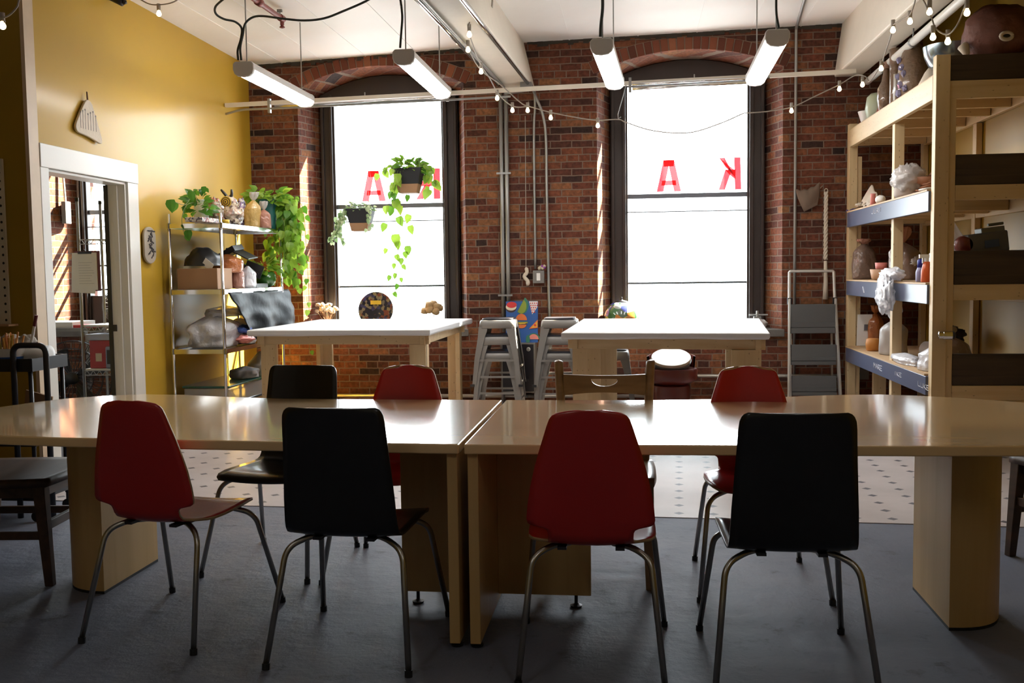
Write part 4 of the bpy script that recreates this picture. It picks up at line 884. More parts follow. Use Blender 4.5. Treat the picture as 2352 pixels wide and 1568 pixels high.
pipe('beam_conduit', [(bx(y, -1.19), y, 3.072) for y in (9.45, 7, 4)], 0.012, 'zinc', 'dull thin conduit second from the left edge of the beam', 'conduit', 'conduits along the beam')
pipe('beam_conduit', [(bx(y, -0.945), y, 3.072) for y in (9.5, 7, 4)], 0.015, 'shiny', 'bright conduit under the right edge of the ceiling beam', 'conduit', 'conduits along the beam')
pipe('beam_cable', bez([at(1131, 0, Y=7.6), at(1130, 50, Y=8.2), at(1150, 90, Y=8.6), at(1172, 110, Y=8.9), at(1187, 140, Y=9.2)], 5), 0.007, 'lightcord', 'grey cable drooping along the right side of the beam', 'cable')
tag(MB().box(-1.03, -0.93, 9.3, 9.42, 3.02, 3.085).build('junction_box', 'stoolmetal', origin=(-0.98, 9.36, 3.05)), 'small grey junction box under the beam end', 'box')
tag(MB().bar((-1.18, 9.38, 3.0), (-0.78, 9.3, 3.03), 0.03, 0.02).build('cross_strut', 'zinc', origin=(-1.0, 9.34, 3.0)), 'short grey strut bolted across the beam end', 'strut')
# sprinkler branch
t = thing('sprinkler_pipe', 'dark red sprinkler pipe under the ceiling above the left lamp', 'pipe', (-2.78, 6.6, 3.38))
MB().cyl((0, -3.0, -0.02), (0, 1.24, 0.0), 0.020).build('pipe_run', 'redpipe', t, smooth=True)
MB().cyl((0, 0.72, -0.001), (0, 0.79, 0.001), 0.030).build('coupling', 'redpipe', t, smooth=True)
MB().cyl((0, 1.20, 0), (0, 1.27, 0), 0.028).cyl((0, 1.25, 0.02), (0, 1.25, -0.05), 0.016).lathe([(0.008, -0.075), (0.022, -0.07), (0.022, -0.066), (0.008, -0.05)], 16, (0, 1.25, 0)).build('sprinkler_head', 'redpipe', t)
MB().tube([(0.0, 1.2, 0.02), (0.0, 1.2, 0.055)], 0.008, 8).box(-0.02, 0.02, 1.19, 1.21, 0.04, 0.06).build('hanger', 'zinc', t)
# white pipe over the shelving
t = thing('white_pipe', 'white pipe running above the timber shelving', 'pipe', (2.07, 7.5, 3.0))
MB().cyl((0.03, 1.92, 0), (-0.06, -3.5, 0.0), 0.030, 16).build('pipe_run', 'white_paint', t, smooth=True)
for y in (1.3, 0.35): MB().cyl((0.0+y*0.016, y-0.012, 0), (0.0+y*0.016, y+0.012, 0), 0.038, 16).cyl((y*0.016, y, 0.03), (y*0.016, y, 0.10), 0.006, 6).build('pipe_clamp', 'zinc', t, smooth=True)

# ---------------------------------------------------------------- strip lights
def strip(x0, x1, y0, y1, label, near_rod, far_rod, lit='tube'):
    z = 2.82; t = thing('strip_light', label, 'lamp', ((x0+x1)/2, (y0+y1)/2, z), 0, 'hanging strip lights')
    a = math.atan2(x0-x1, y1-y0); t.rotation_euler = (0, 0, a); L = (y1-y0)/2
    def prof(k): return [(0.075*k, 0.03), (0.062*k, 0.048), (-0.062*k, 0.048), (-0.075*k, 0.03), (-0.075*k, -0.005)], [(-0.07*k, -0.005), (-0.066*k, -0.028), (-0.045*k, -0.045), (0, -0.052), (0.045*k, -0.045), (0.066*k, -0.028), (0.07*k, -0.005)]
    up, lo = prof(1)
    MB().prism([(x, z_) for x, z_ in up]+[(0.075, -0.005)], -L+0.03, L-0.03, 'Y').build('housing', 'lampbody', t, bevel=0.003)
    MB().prism(lo[::-1], -L+0.03, L-0.03, 'Y').build('diffuser', lit, t, auto=40)
    full = [(0.062, 0.052), (-0.062, 0.052), (-0.078, 0.034), (-0.078, -0.006), (-0.068, -0.034), (-0.045, -0.052), (0, -0.058), (0.045, -0.052), (0.068, -0.034), (0.078, -0.006), (0.078, 0.034)]
    for s in (-1, 1):
        MB().prism(full if True else full, min(s*(L-0.035), s*L), max(s*(L-0.035), s*L), 'Y').build('end_cap', 'lampbody', t, bevel=0.006)
    for yy, h in ((-L+0.08, near_rod), (L-0.10, far_rod)):
        MB().cyl((0, yy, 0.045), (0, yy, h), 0.005, 8).build('hanging_rod', 'zinc', t)
    return t
def ch(x): return (3.42+(x+3.74)*0.038 if x < -1.1 else 3.53+(x+1.1)*0.018)-2.82
strip(-2.78, -2.78, 7.00, 8.39, 'leftmost hanging strip light, near the yellow wall', ch(-2.78), ch(-2.78))
strip(-1.56, -1.56, 6.82, 8.23, 'second strip light from the left, before the left window', ch(-1.56), ch(-1.56))
strip(-0.20, -0.14, 6.74, 8.07, 'third strip light, left edge of the right window', ch(-0.2), ch(-0.2))
strip(0.93, 0.96, 6.69, 8.12, 'rightmost strip light, right edge of the right window', ch(0.9), ch(0.9))
strip(-1.56, -1.56, 0.2, 1.6, 'unseen strip light added as fill over the near end of the room, left of centre', ch(-1.56), ch(-1.56), 'tube_fill')  # this lamp and the next are unseen, added to fill the near end
strip(0.94, 0.94, 0.2, 1.6, 'unseen strip light added as fill over the near end of the room, right of centre', ch(0.9), ch(0.9), 'tube_fill')
Gq = 'black lamp cables'
pipe('lamp_cable', bez([at(547, 138, Y=7.05), at(546, 115, Y=7.05), at(553, 90, Y=7.05), at(555, 65, Y=7.05), at(540, 50, Y=7.0), at(515, 44, Y=6.95), at(497, 33, Y=6.9), at(494, 18, Y=6.85), at(507, 3, Y=6.8), at(545, -25, Y=6.7)], 5), 0.008, 'cable', 'black cable looping up to the left from the leftmost lamp', 'cable', Gq)
pipe('lamp_cable', bez([at(554, 138, Y=7.05), at(552, 110, Y=7.05), at(558, 80, Y=7.05), at(563, 55, Y=7.05), at(580, 40, Y=7.05), at(605, 37, Y=7.05), at(650, 43, Y=7.0), at(700, 47, Y=7.0), at(745, 42, Y=6.98), at(790, 25, Y=6.95), at(840, 3, Y=6.92), at(880, -20, Y=6.9), at(915, -8, Y=6.88), at(922, 14, Y=6.87)], 5), 0.008, 'cable', 'long black cable swooping between the two left lamps', 'cable', Gq)
pipe('lamp_cable', bez([at(922, 14, Y=6.88), at(924, 40, Y=6.88), at(922, 70, Y=6.88), at(919, 110, Y=6.88)], 5), 0.008, 'cable', 'short black cable hanging into the second lamp', 'cable', Gq)
pipe('lamp_cable', bez([at(1384, -20, Y=6.8), at(1384, 20, Y=6.8), at(1380, 60, Y=6.8), at(1379, 84, Y=6.8)], 5), 0.011, 'cable', 'black cable dropping into the third lamp', 'cable', Gq)
pipe('lamp_cable', bez([at(1783, -20, Y=6.75), at(1783, 25, Y=6.75), at(1786, 50, Y=6.75), at(1789, 66, Y=6.75)], 5), 0.008, 'cable', 'black cable dropping into the rightmost lamp', 'cable', Gq)

# ---------------------------------------------------------------- string lights
def strand(label, cord, bulbs, r=0.005):
    p0 = cord[0]; t = thing('string_lights', label, 'string lights', p0, 0, 'strings of small round bulbs')
    MB().tube([p-p0 for p in bez(cord, 6)], r, 6).build('cord', 'lightcord', t, smooth=True)
    for b in bulbs:
        q = b-p0
        s = MB().cyl((0, 0, 0.026), (0, 0, 0.072), 0.014, 12).build('socket', 'lightcord', t, smooth=True); s.location = q
        g = MB().lathe([(0.007, 0.028), (0.010, 0.022), (0.017, 0.006), (0.0185, -0.002), (0.015, -0.012), (0.007, -0.018), (0.001, -0.019)], 14).build('bulb', 'bulb', s, smooth=True)
    return t
def ats(l): return [at(x, y, Y=d) for x, y, d in l]
strand('string of bulbs drooping along the ceiling beam', ats([(1096, -15, 6.9), (1086, 20, 7.0), (1077, 65, 7.1), (1085, 100, 7.4), (1105, 150, 8.0), (1125, 180, 8.3), (1142, 212, 8.6), (1160, 232, 8.8), (1177, 243, 8.9), (1195, 246, 8.95), (1212, 243, 9.0)]),
       ats([(1078, 80, 7.1), (1055, 60, 7.4), (1052, 97, 7.6), (1075, 115, 7.6), (1105, 165, 8.0), (1142, 226, 8.6), (1177, 254, 8.9), (1212, 254, 9.0)]))
strand('string of bulbs stretched from the beam to the right window', ats([(1050, 85, 7.6), (1072, 108, 7.7), (1104, 160, 8.1), (1150, 195, 8.8), (1195, 235, 9.0), (1215, 244, 9.02), (1265, 258, 9.05), (1320, 269, 9.08), (1370, 276, 9.1), (1420, 274, 9.1), (1438, 281, 9.1), (1500, 300, 9.1), (1580, 305, 9.1), (1650, 285, 9.1), (1708, 260, 9.1)]),
       ats([(1265, 271, 9.05), (1373, 289, 9.1)]))
strand('string of bulbs rising from the window to the white pipe', ats([(1708, 260, 9.1), (1760, 256, 9.1), (1818, 246, 9.05), (1870, 222, 9.0), (1928, 194, 8.95), (1965, 173, 8.9), (1988, 176, 8.8), (1998, 186, 8.7), (2022, 150, 8.3), (2042, 95, 7.7), (2048, 75, 7.5)]),
       ats([(1818, 255, 9.05), (1928, 205, 8.95), (1981, 195, 8.8), (2024, 158, 8.2)]))
strand('string of bulbs hanging from the right beam', ats([(2050, 58, 7.3), (2068, 47, 7.2), (2088, 36, 7.1), (2098, 15, 7.0), (2106, -15, 6.9)]), ats([(2051, 70, 7.3), (2090, 50, 7.1)]))
strand('string of bulbs looping in front of the large brown gourd', [Vector((1.95, 6.6, 3.08))]+ats([(2122, -15, 6.5), (2128, 15, 6.5), (2140, 42, 6.5), (2149, 65, 6.5), (2168, 78, 6.45), (2183, 76, 6.4), (2200, 55, 6.3), (2212, 25, 6.25), (2222, -5, 6.2)])+[Vector((2.1, 6.1, 3.48))],
       ats([(2135, 28, 6.5), (2143, 86, 6.5), (2177, 96, 6.45), (2221, 30, 6.2)]))
strand('string of bulbs at the top left edge of the ceiling', [Vector((-3.62, 6.9, 3.42))]+ats([(310, -10, 7.1), (340, 8, 7.1), (364, 11, 7.1), (395, 6, 7.1), (420, -10, 7.1)])+[Vector((-3.0, 6.9, 3.44))], ats([(365, 32, 7.1)]))
strand('string of bulbs before the dark wall, far left', [Vector((-3.3, 5.5, 3.42))]+ats([(48, -12, 5.2), (40, 14, 5.2), (22, 34, 5.2), (4, 42, 5.2), (-15, 45, 5.2)])+[Vector((-4.2, 5.2, 3.0)), Vector((-5.15, 5.0, 3.34))], ats([(6, 60, 5.2)]))
tg = thing('spotlight', 'black clip spotlight at the top of the yellow wall', 'lamp', at(270, 2, X=-3.69))
MB().tube([(-0.06, 0, 0.03), (0.0, 0, 0.005), (0.04, 0, -0.012)], [0.022, 0.026, 0.03], 12).build('barrel', 'blackplastic', tg, smooth=True)
MB().tube([(0.04, 0, -0.012), (0.065, 0.01, -0.008)], [0.02, 0.012], 10).cyl((-0.05, 0, 0.03), (-0.06, 0, 0.09), 0.008).build('neck', 'blackplastic', tg, smooth=True)
# hook on the channel
pipe('wire_hook', [at(1438, 195, Y=9.1), at(1424, 245, Y=9.08), at(1419, 262, Y=9.08), at(1420, 273, Y=9.08), at(1426, 268, Y=9.08)], 0.004, 'zinc', 'bent wire hook holding the string of bulbs by the window', 'hook')
# ---------------------------------------------------------------- helpers for soft and small things
def solo(mb, name, m, label, cat, loc, smooth=True, group=None, rz=0.0, **k):
    o = mb.build(name, m, None, smooth=smooth, **k); o.location = loc; o.rotation_euler = (0, 0, rz); return tag(o, label, cat, group)
def bag(name, label, cat, c, rx, ry, h, m, knot=True, seed=1, lean=0.0, kh=0.35, km=None, group=None, amp=0.14, wr=0.0):
    # a tied clay bag: puffed body with creases and, if tied, a gathered neck and tuft
    t = thing(name, label, cat, c, 0, group); b = MB(); nu, nv = 48, 26; vs = []
    if m in ('bag_white', 'bag_clear'): wr = 0.16
    for j in range(nv+1):
        v = j/nv
        if v < 0.08: r = 0.9+v; z = v*0.4
        else: r = 1.0-0.10*((v-0.35)/0.5)**2 if v < 0.7 else max(0.14, 0.951-(v-0.7)/0.3*(0.95-0.14)*1.0 if not knot else 0.951*(1-((v-0.7)/0.3)**1.6)+0.14*((v-0.7)/0.3)**1.6); z = v
        for i in range(nu):
            a = 2*pi*i/nu; d = Vector((cos(a), sin(a), z*1.5))
            k = r*(1+amp*noise.noise(d*1.7+Vector((seed, 0, 0)))+0.05*noise.noise(Vector((cos(a)*6, sin(a)*6, seed+z*1.2)))*min(1, v*2)-wr*abs(noise.noise(Vector((cos(a)*3.2, sin(a)*3.2, seed+z*2.5))))+wr*0.5*noise.noise(Vector((cos(a)*7, sin(a)*7, seed+z*6))))
            vs.append((rx*k*cos(a)+lean*z*z, ry*k*sin(a), h*z*(1.0 if not (j in (0,)) else 0)))
    b._add(vs, [(j*nu+i, j*nu+(i+1) % nu, (j+1)*nu+(i+1) % nu, (j+1)*nu+i) for j in range(nv) for i in range(nu)]+[tuple(range(nu-1, -1, -1)), tuple(nv*nu+i for i in range(nu))])
    b.build('bag_body', m, t, smooth=True)
    if knot:
        q = MB(); hh = h*kh; vs = []; nv = 6
        for j in range(nv+1):
            v = j/nv; r = 0.16+0.55*sin(v*pi*0.6)*1.0
            for i in range(nu):
                a = 2*pi*i/nu; k = r*(1+0.35*noise.noise(Vector((cos(a)*3, sin(a)*3, v*2+seed))))
                vs.append((rx*0.8*k*cos(a)+lean*(1+v*0.6), ry*0.8*k*sin(a), h*0.985+hh*v+0.02*hh*sin(a*5)*v))
        q._add(vs, [(j*nu+i, j*nu+(i+1) % nu, (j+1)*nu+(i+1) % nu, (j+1)*nu+i) for j in range(nv) for i in range(nu)]+[tuple(nv*nu+i for i in range(nu))])
        q.build('tied_neck', km or m, t, smooth=True)
    return t
def vines(mb, stem, base, paths, lsize, rnd, every=0.045, spread=0.06, r=0.0025):
    for p in paths:
        P = bez(p, 6); stem.tube(P, r, 5); acc = 0.0
        for a, b in zip(P[:-1], P[1:]):
            acc += (b-a).length
            while acc > every:
                acc -= every; ang = rnd.uniform(0, 2*pi); d = Vector((cos(ang), sin(ang)*0.8-0.3, rnd.uniform(-0.6, 0.35)))
                o = b+d.normalized()*spread*rnd.uniform(0.2, 0.9); L = lsize*rnd.uniform(0.65, 1.25)
                mb.leaf(o, (d.x*0.5, d.y*0.5, -0.7-rnd.random()*0.5), (rnd.uniform(-0.5, 0.5), -1, rnd.uniform(0, 0.6)), L, L*0.8)
def bush(mb, c, rad, n, lsize, rnd):
    for i in range(n):
        a = rnd.uniform(0, 2*pi); e = rnd.uniform(-0.2, 1.0); k = rnd.uniform(0.4, 1.0)
        d = Vector((cos(a)*cos(e), sin(a)*cos(e), sin(e))); p = Vector(c)+Vector((d.x*rad[0], d.y*rad[1], d.z*rad[2]))*k
        L = lsize*rnd.uniform(0.6, 1.2); mb.leaf(p, d+Vector((0, 0, -0.25)), (rnd.uniform(-0.4, 0.4), -0.8, 0.8), L, L*0.8)

# ---------------------------------------------------------------- steel shelving on the left and what stands on it
SX0, SX1, SY0, SY1 = -3.70, -3.265, 7.65, 9.0
t = thing('steel_shelving', 'shiny steel shelving unit against the yellow wall', 'shelf', (-3.48, 8.3, 0))
o_ = Vector(t.location)
for x in (SX0, SX1):
    for y in (SY0, SY1):
        MB().cyl((x-o_.x, y-o_.y, 0), (x-o_.x, y-o_.y, 1.835), 0.0125, 14).build('post', 'shiny', t, smooth=True)
LV = (0.28, 0.745, 1.225, 1.755)
for z in LV:
    m = MB(); x0, x1, y0, y1 = SX0-o_.x, SX1-o_.x, SY0-o_.y, SY1-o_.y
    m.box(x0-0.012, x0, y0, y1, z-0.036, z).box(x1, x1+0.012, y0, y1, z-0.036, z).box(x0, x1, y0-0.012, y0, z-0.036, z).box(x0, x1, y1, y1+0.012, z-0.036, z)
    m.box(x0, x1, y0, y1, z-0.008, z-0.003)
    for x in (x0, x1):
        for y in (y0, y1): m.cyl((x, y, z-0.04), (x, y, z+0.006), 0.018, 12)
    m.build('shelf_board', 'shiny', t)
rnd = random.Random(11)
def sh(px, py, X=-3.48): return at(px, py, X=X)
# plants
p = thing('potted_pothos', 'green pothos trailing from a glass jar, left end of the top steel shelf', 'plant', (-3.50, 7.82, 1.757))
MB().lathe([(0.045, 0), (0.055, 0.01), (0.062, 0.08), (0.055, 0.15), (0.042, 0.19), (0.045, 0.20)], 24).build('glass_jar', film('greenish_glass', (0.45, 0.55, 0.5), 0.45, 0.08, 0.1, bump=0), p, smooth=True)
lm, stm = MB(), MB(); O_ = p.location
J = Vector((0, 0, 0.18)); F_ = lambda *a: [J]+[at(x, y, X=-3.48)-Vector(O_) for x, y in a]
vines(lm, stm, J, [F_((440, 455), (425, 470), (405, 465), (392, 462))], 0.085, rnd, 0.5, 0.0)
vines(lm, stm, J, [F_((440, 445), (447, 437), (462, 434), (470, 432))], 0.05, rnd, 0.06, 0.02)
vines(lm, stm, J, [F_((430, 470), (418, 500), (421, 530), (430, 545))], 0.05, rnd, 0.10, 0.015)
bush(lm, J+Vector((0.0, -0.03, -0.07)), (0.11, 0.12, 0.15), 38, 0.075, rnd)
for (x, y, L) in ((392, 458, 0.10), (432, 528, 0.085), (440, 440, 0.08), (468, 428, 0.06)): lm.leaf(at(x, y, X=-3.44)-Vector(O_), (0.1, -0.2, -1), (0.1, -1, 0.2), L, L*0.8)
lm.build('leaves', 'leaf', p); stm.build('vine_stems', 'stem', p, smooth=True)
p = thing('potted_pothos', 'large bright green pothos cascading from a tall teal pot, right end of the steel shelf', 'plant', (-3.37, 8.955, 1.757))
MB().lathe([(0.075, 0), (0.08, 0.005), (0.108, 0.24), (0.122, 0.245), (0.122, 0.275), (0.108, 0.275), (0.10, 0.22)], 28).build('pot', 'teal', p, auto=40)
lm, stm = MB(), MB(); O_ = Vector(p.location); J = Vector((0, 0, 0.27)); paths = []
for i in range(15):
    a = -0.5+i*0.16; r1 = rnd.uniform(0.14, 0.27); dx, dy = r1*cos(a), r1*sin(a)*0.55+0.03; dep = rnd.uniform(0.30, 0.80)
    paths.append([J, J+Vector((dx*0.6, dy*0.6, 0.05)), J+Vector((dx, dy, -0.06)), J+Vector((dx*1.05, dy*1.05+0.02, -dep*0.5)), J+Vector((dx*1.0+rnd.uniform(-0.03, 0.03), dy, -dep))])
vines(lm, stm, J, paths, 0.078, rnd, 0.035, 0.055)
vines(lm, stm, J, [[J, J+Vector((0.28, 0.1, 0.0)), J+Vector((0.33, 0.12, -0.5)), J+Vector((0.34, 0.12, -0.95)), J+Vector((0.33, 0.12, -1.4))]], 0.07, rnd, 0.11, 0.03)
bush(lm, J+Vector((0.03, 0, -0.01)), (0.24, 0.16, 0.13), 90, 0.085, rnd)
lm.build('leaves', 'leaf_bright', p); stm.build('vine_stems', 'stem', p, smooth=True)
p = thing('potted_plant', 'leafy plant in a round green pot on the second steel shelf', 'plant', (-3.36, 8.84, 1.227))
MB().lathe([(0.05, 0), (0.085, 0.02), (0.10, 0.07), (0.09, 0.12), (0.07, 0.14)], 28).build('pot', mat('green_glazed_pot', (0.03, 0.12, 0.02), 0.15, coat=0.5), p, smooth=True)
lm = MB(); bush(lm, Vector((-0.02, -0.02, 0.15)), (0.17, 0.12, 0.14), 60, 0.07, rnd); lm.build('leaves', 'leaf_bright', p)
# things on the top shelf
def spot_y(px, X=-3.48, z=1.757):
    # y on the shelf line X where the column px stands
    lo, hi = 7.0, 9.7
    for _ in range(40):
        m_ = (lo+hi)/2; v = Vector((X, m_, z))-_CP; q = 1176+2287*v.dot(_R)/v.dot(_f)
        if q < px: lo = m_
        else: hi = m_
    return lo
def tp(px, X=-3.48, z=1.757): return (X, spot_y(px, X, z), z)
m = MB().box(-0.07, 0.07, -0.16, 0.16, 0, 0.035); solo(m, 'speckled_box', speckle('speckled_print', [(0.5, 0.45, 0.4), (0.2, 0.05, 0.05), (0.6, 0.55, 0.5), (0.1, 0.1, 0.12)], 60), 'low speckled box at the front edge of the top steel shelf', 'box', tp(465, -3.38), False, bevel=0.003)
sc1 = speckle('mottled_glaze_red', [(0.18, 0.10, 0.06), (0.35, 0.09, 0.05), (0.10, 0.07, 0.04), (0.25, 0.20, 0.12)], 45, 0.3, 0.4, 0.5)
sc2 = speckle('mottled_glaze_cream', [(0.55, 0.45, 0.32), (0.30, 0.22, 0.15), (0.6, 0.5, 0.4), (0.12, 0.08, 0.06), (0.4, 0.25, 0.2)], 40, 0.3, 0.4, 0.5)
solo(MB().blob((0, 0, 0.10), (0.075, 0.07, 0.125), 0.3, 3.5, 3, flat=-0.10), 'glazed_sculpture', sc1, 'mottled brown and red glazed lump beside the horned sculpture', 'sculpture', tp(493))
t = thing('horned_sculpture', 'mottled cream sculpture with dark horns and a spiral eye on the top steel shelf', 'sculpture', tp(528, -3.44))
MB().blob((0, 0, 0.09), (0.12, 0.09, 0.11), 0.3, 3, 6, flat=-0.09).blob((0, 0, 0.19), (0.075, 0.06, 0.07), 0.2, 3, 2).build('body', sc2, t, smooth=True)
m = MB()
m.tube(bez([(-0.01, 0, 0.24), (-0.03, -0.01, 0.275), (-0.065, -0.01, 0.315)], 4), [0.013, 0.013, 0.013, 0.013, 0.012, 0.012, 0.011, 0.010, 0.008], 8)
m.tube(bez([(0.015, 0, 0.24), (0.03, -0.01, 0.275), (0.03, -0.01, 0.315)], 4), [0.013, 0.013, 0.013, 0.013, 0.012, 0.012, 0.011, 0.010, 0.008], 8)
m.build('horns', 'blackplastic', t, smooth=True)
for k, (r, c) in enumerate(((0.048, 'yellow'), (0.040, 'dark'), (0.032, 'yellow'), (0.024, 'dark'), (0.016, 'yellow'), (0.008, 'dark'))):
    e_ = MB().lathe([(r, 0), (r, 0.004)], 24, (0.0, -0.066-0.002*k, 0.205), rot=Matrix.Rotation(pi/2, 3, 'X')).build('spiral_ring', C_[c], t)
solo(MB().blob((0, 0, 0.13), (0.05, 0.05, 0.14), 0.2, 3, 8, flat=-0.13), 'striped_sculpture', speckle('purple_white_glaze', [(0.10, 0.06, 0.14), (0.55, 0.5, 0.5), (0.2, 0.12, 0.25), (0.6, 0.5, 0.45)], 38, 0.25, 0.5), 'purple and white streaked glazed piece behind the yellow bag', 'sculpture', tp(556, -3.5))
solo(MB().blob((0, 0, 0.17), (0.06, 0.05, 0.06), 0.2, 3, 9).blob((0, 0, 0.07), (0.06, 0.05, 0.08), 0.15, 3, 9, flat=-0.07), 'pink_sculpture', mat('pinkish_bisque', (0.55, 0.24, 0.14), 0.6, var=0.2, vscale=20), 'pinkish clay piece behind the horned sculpture', 'sculpture', tp(541, -3.58))
solo(MB().lathe([(0.022, 0), (0.028, 0.005), (0.03, 0.035), (0.025, 0.036)], 18), 'small_cup', C_['yellow'], 'small yellow cup at the edge of the top steel shelf', 'cup', tp(519, -3.31))
bag('clay_bag', 'yellow plastic bag of clay tied with a white tuft, on the top steel shelf', 'bag', tp(579, -3.40), 0.075, 0.07, 0.25, 'bag_yellow', True, 2, 0.02, 0.30, 'bag_clear')
bag('clay_bag', 'pink plastic bag of clay beside the tall teal pot', 'bag', tp(607, -3.31), 0.06, 0.055, 0.17, 'bag_pink', True, 4, 0.0, 0.45, 'bag_clear')
# second shelf
z2 = 1.227
solo(MB().box(-0.17, 0.17, -0.15, 0.15, 0, 0.17), 'cardboard_box', 'cardboard', 'brown cardboard box on the second steel shelf', 'box', (-3.49, 7.83, z2), False, bevel=0.004)
solo(MB().blob((0, 0, 0.02), (0.15, 0.14, 0.15), 0.12, 2, 5, flat=0.0), 'black_bundle', 'blackplastic', 'rounded black bundle sitting in the cardboard box', 'bundle', (-3.50, 7.83, z2+0.172))
solo(MB().obox((0, 0, 0), (0.09, 0.002, 0.07), (0.3, 0.7, 0)), 'paper_label', 'paper', 'tilted white paper card in front of the black bundle', 'card', (-3.40, 7.69, z2+0.20), False)
m = MB().obox((0, 0, 0), (0.30, 0.24, 0.05), (0.1, -0.5, 0)).obox((0.17, -0.02, 0.02), (0.22, 0.2, 0.012), (0.1, 0.45, 0)); solo(m, 'black_case', 'blackplastic', 'black open case lying tilted behind the orange bag', 'case', (-3.50, 8.25, z2+0.28), False, bevel=0.004)
bag('clay_bag', 'orange plastic bag of clay heaped behind the steel post', 'bag', (-3.42, 8.12, z2+0.13), 0.13, 0.13, 0.16, 'bag_orange', False, 7)
solo(MB().box(-0.10, 0.10, -0.10, 0.10, 0, 0.17), 'clay_block', mat('brown_red_clay', (0.30, 0.12, 0.07), 0.5, var=0.15), 'square brown clay block on the second steel shelf', 'clay block', (-3.46, 8.12, z2), False, bevel=0.012)
bag('clay_bag', 'pink striped bag of clay in front of the orange bag', 'bag', (-3.34, 8.14, z2), 0.055, 0.07, 0.20, 'bag_pink', False, 12)
bag('plastic_bag', 'crumpled white plastic bag near the end of the second steel shelf', 'bag', (-3.33, 8.35, z2), 0.065, 0.10, 0.19, 'bag_white', False, 14)
solo(MB().obox((0, 0, 0), (0.18, 0.02, 0.16), (0.2, 0.6, 0.2)).obox((0.07, 0.02, 0.05), (0.16, 0.012, 0.12), (0.1, 0.4, 0.2)), 'clipboard', 'blackplastic', 'dark board leaning beside the white bag on the steel shelf', 'board', (-3.46, 8.62, z2+0.11), False)
solo(MB().box(-0.10, 0.10, -0.14, 0.14, 0, 0.035).box(-0.085, 0.085, -0.125, 0.125, 0.035, 0.0351), 'black_tray', 'blackplastic', 'black tray at the end of the second steel shelf', 'tray', (-3.40, 8.60, z2), False, bevel=0.006)
# black sheet hanging from the second shelf
def sheet(u, v):
    a = Vector((-3.252, 7.72+1.42*u, 1.20)); b = Vector((-3.22+0.03*u, 8.12+1.10*u, 0.80+0.02*u))
    p = a.lerp(b, v); return (p.x+0.035*sin(u*14+v*3)*v+0.02*noise.noise(Vector((u*5, v*5, 0))), p.y, p.z-0.04*sin(pi*u)*v)
solo(MB().grid(sheet, 40, 16), 'plastic_sheet', mat('black_plastic_sheet', (0.003, 0.003, 0.004), 0.5, bump=0.35, bscale=14, spec=0.10), 'shiny black plastic sheet hanging from the second steel shelf', 'sheet', (0, 0, 0), solid=0.002)
# third shelf
z3 = 0.747
bag('plastic_bag', 'big crumpled white plastic bag at the left of the third steel shelf', 'bag', (-3.50, 7.98, z3), 0.20, 0.26, 0.27, 'bag_white', False, 21, amp=0.35)
bag('plastic_bag', 'white plastic bag in front on the third steel shelf, beside the steel post', 'bag', (-3.40, 8.28, z3), 0.13, 0.18, 0.22, 'bag_white', False, 23, amp=0.35)
bag('plastic_bag', 'white plastic bag lying on top of the other two', 'bag', (-3.46, 8.13, z3+0.245), 0.13, 0.24, 0.09, 'bag_white', False, 25, amp=0.3)
solo(MB().blob((0, 0, 0), (0.05, 0.16, 0.035), 0.3, 3, 4), 'red_cloth', C_['pink'], 'pinkish red cloth showing through the white bags', 'cloth', (-3.262, 8.08, z3+0.055))
solo(MB().blob((0, 0, 0), (0.05, 0.11, 0.035), 0.3, 3, 5), 'blue_cloth', mat('blue_cloth', (0.05, 0.10, 0.35), 0.8), 'blue cloth showing through the white bags', 'cloth', (-3.275, 8.08, z3+0.135))
# bottom shelf
t = thing('storage_tote', 'clear storage tote with a dark green lid on the lowest steel shelf', 'storage box', (-3.48, 8.15, 0.283))
MB().box(-0.18, 0.20, -0.42, 0.42, 0, 0.135).build('tub', film('clear_tub', (0.6, 0.6, 0.58), 0.7, 0.1, 0.2, bump=0), t, bevel=0.01)
MB().box(-0.19, 0.21, -0.43, 0.43, 0.137, 0.155).build('lid', mat('green_lid', (0.01, 0.09, 0.07), 0.15, coat=0.4), t, bevel=0.006)
bag('clay_bag', 'grey lumpy bag on the green lid of the storage tote', 'bag', (-3.40, 8.38, 0.44), 0.12, 0.15, 0.10, mat('grey_cloth_bag', (0.28, 0.27, 0.27), 0.8), False, 31)
bag('clay_bag', 'pale sunlit sack behind the grey bag at the bottom of the steel shelving', 'bag', (-3.38, 8.72, 0.284), 0.13, 0.13, 0.36, mat('pale_sack', (0.6, 0.55, 0.45), 0.6), False, 33)

# ---------------------------------------------------------------- wall plaques
t = thing('ceramic_plaque', 'triangular cream ceramic plaque hanging above the doorway', 'plaque', (xl(6.55)+0.012, 6.56, 2.42))
m = MB(); out = []
for i in range(36):
    pass
for (ay, az), (by, bz), (cy_, cz_) in (((-0.03, 0.10), (0.0, 0.145), (0.035, 0.10)), ((0.035, 0.10), (0.075, 0.0), (0.108, -0.085)), ((0.108, -0.085), (0.122, -0.135), (0.09, -0.13)), ((0.09, -0.13), (0.0, -0.10), (-0.085, -0.095)), ((-0.085, -0.095), (-0.13, -0.085), (-0.112, -0.04)), ((-0.112, -0.04), (-0.065, 0.05), (-0.03, 0.10))):
    for k in range(6): t_ = k/6; out.append((ay*(1-t_)**2+2*by*t_*(1-t_)+cy_*t_*t_, az*(1-t_)**2+2*bz*t_*(1-t_)+cz_*t_*t_))
m.prism([(y*1.45, z*1.12) for y, z in out], 0.0, 0.018, 'X'); m.build('slab', 'clay', t, bevel=0.005)
m = MB()
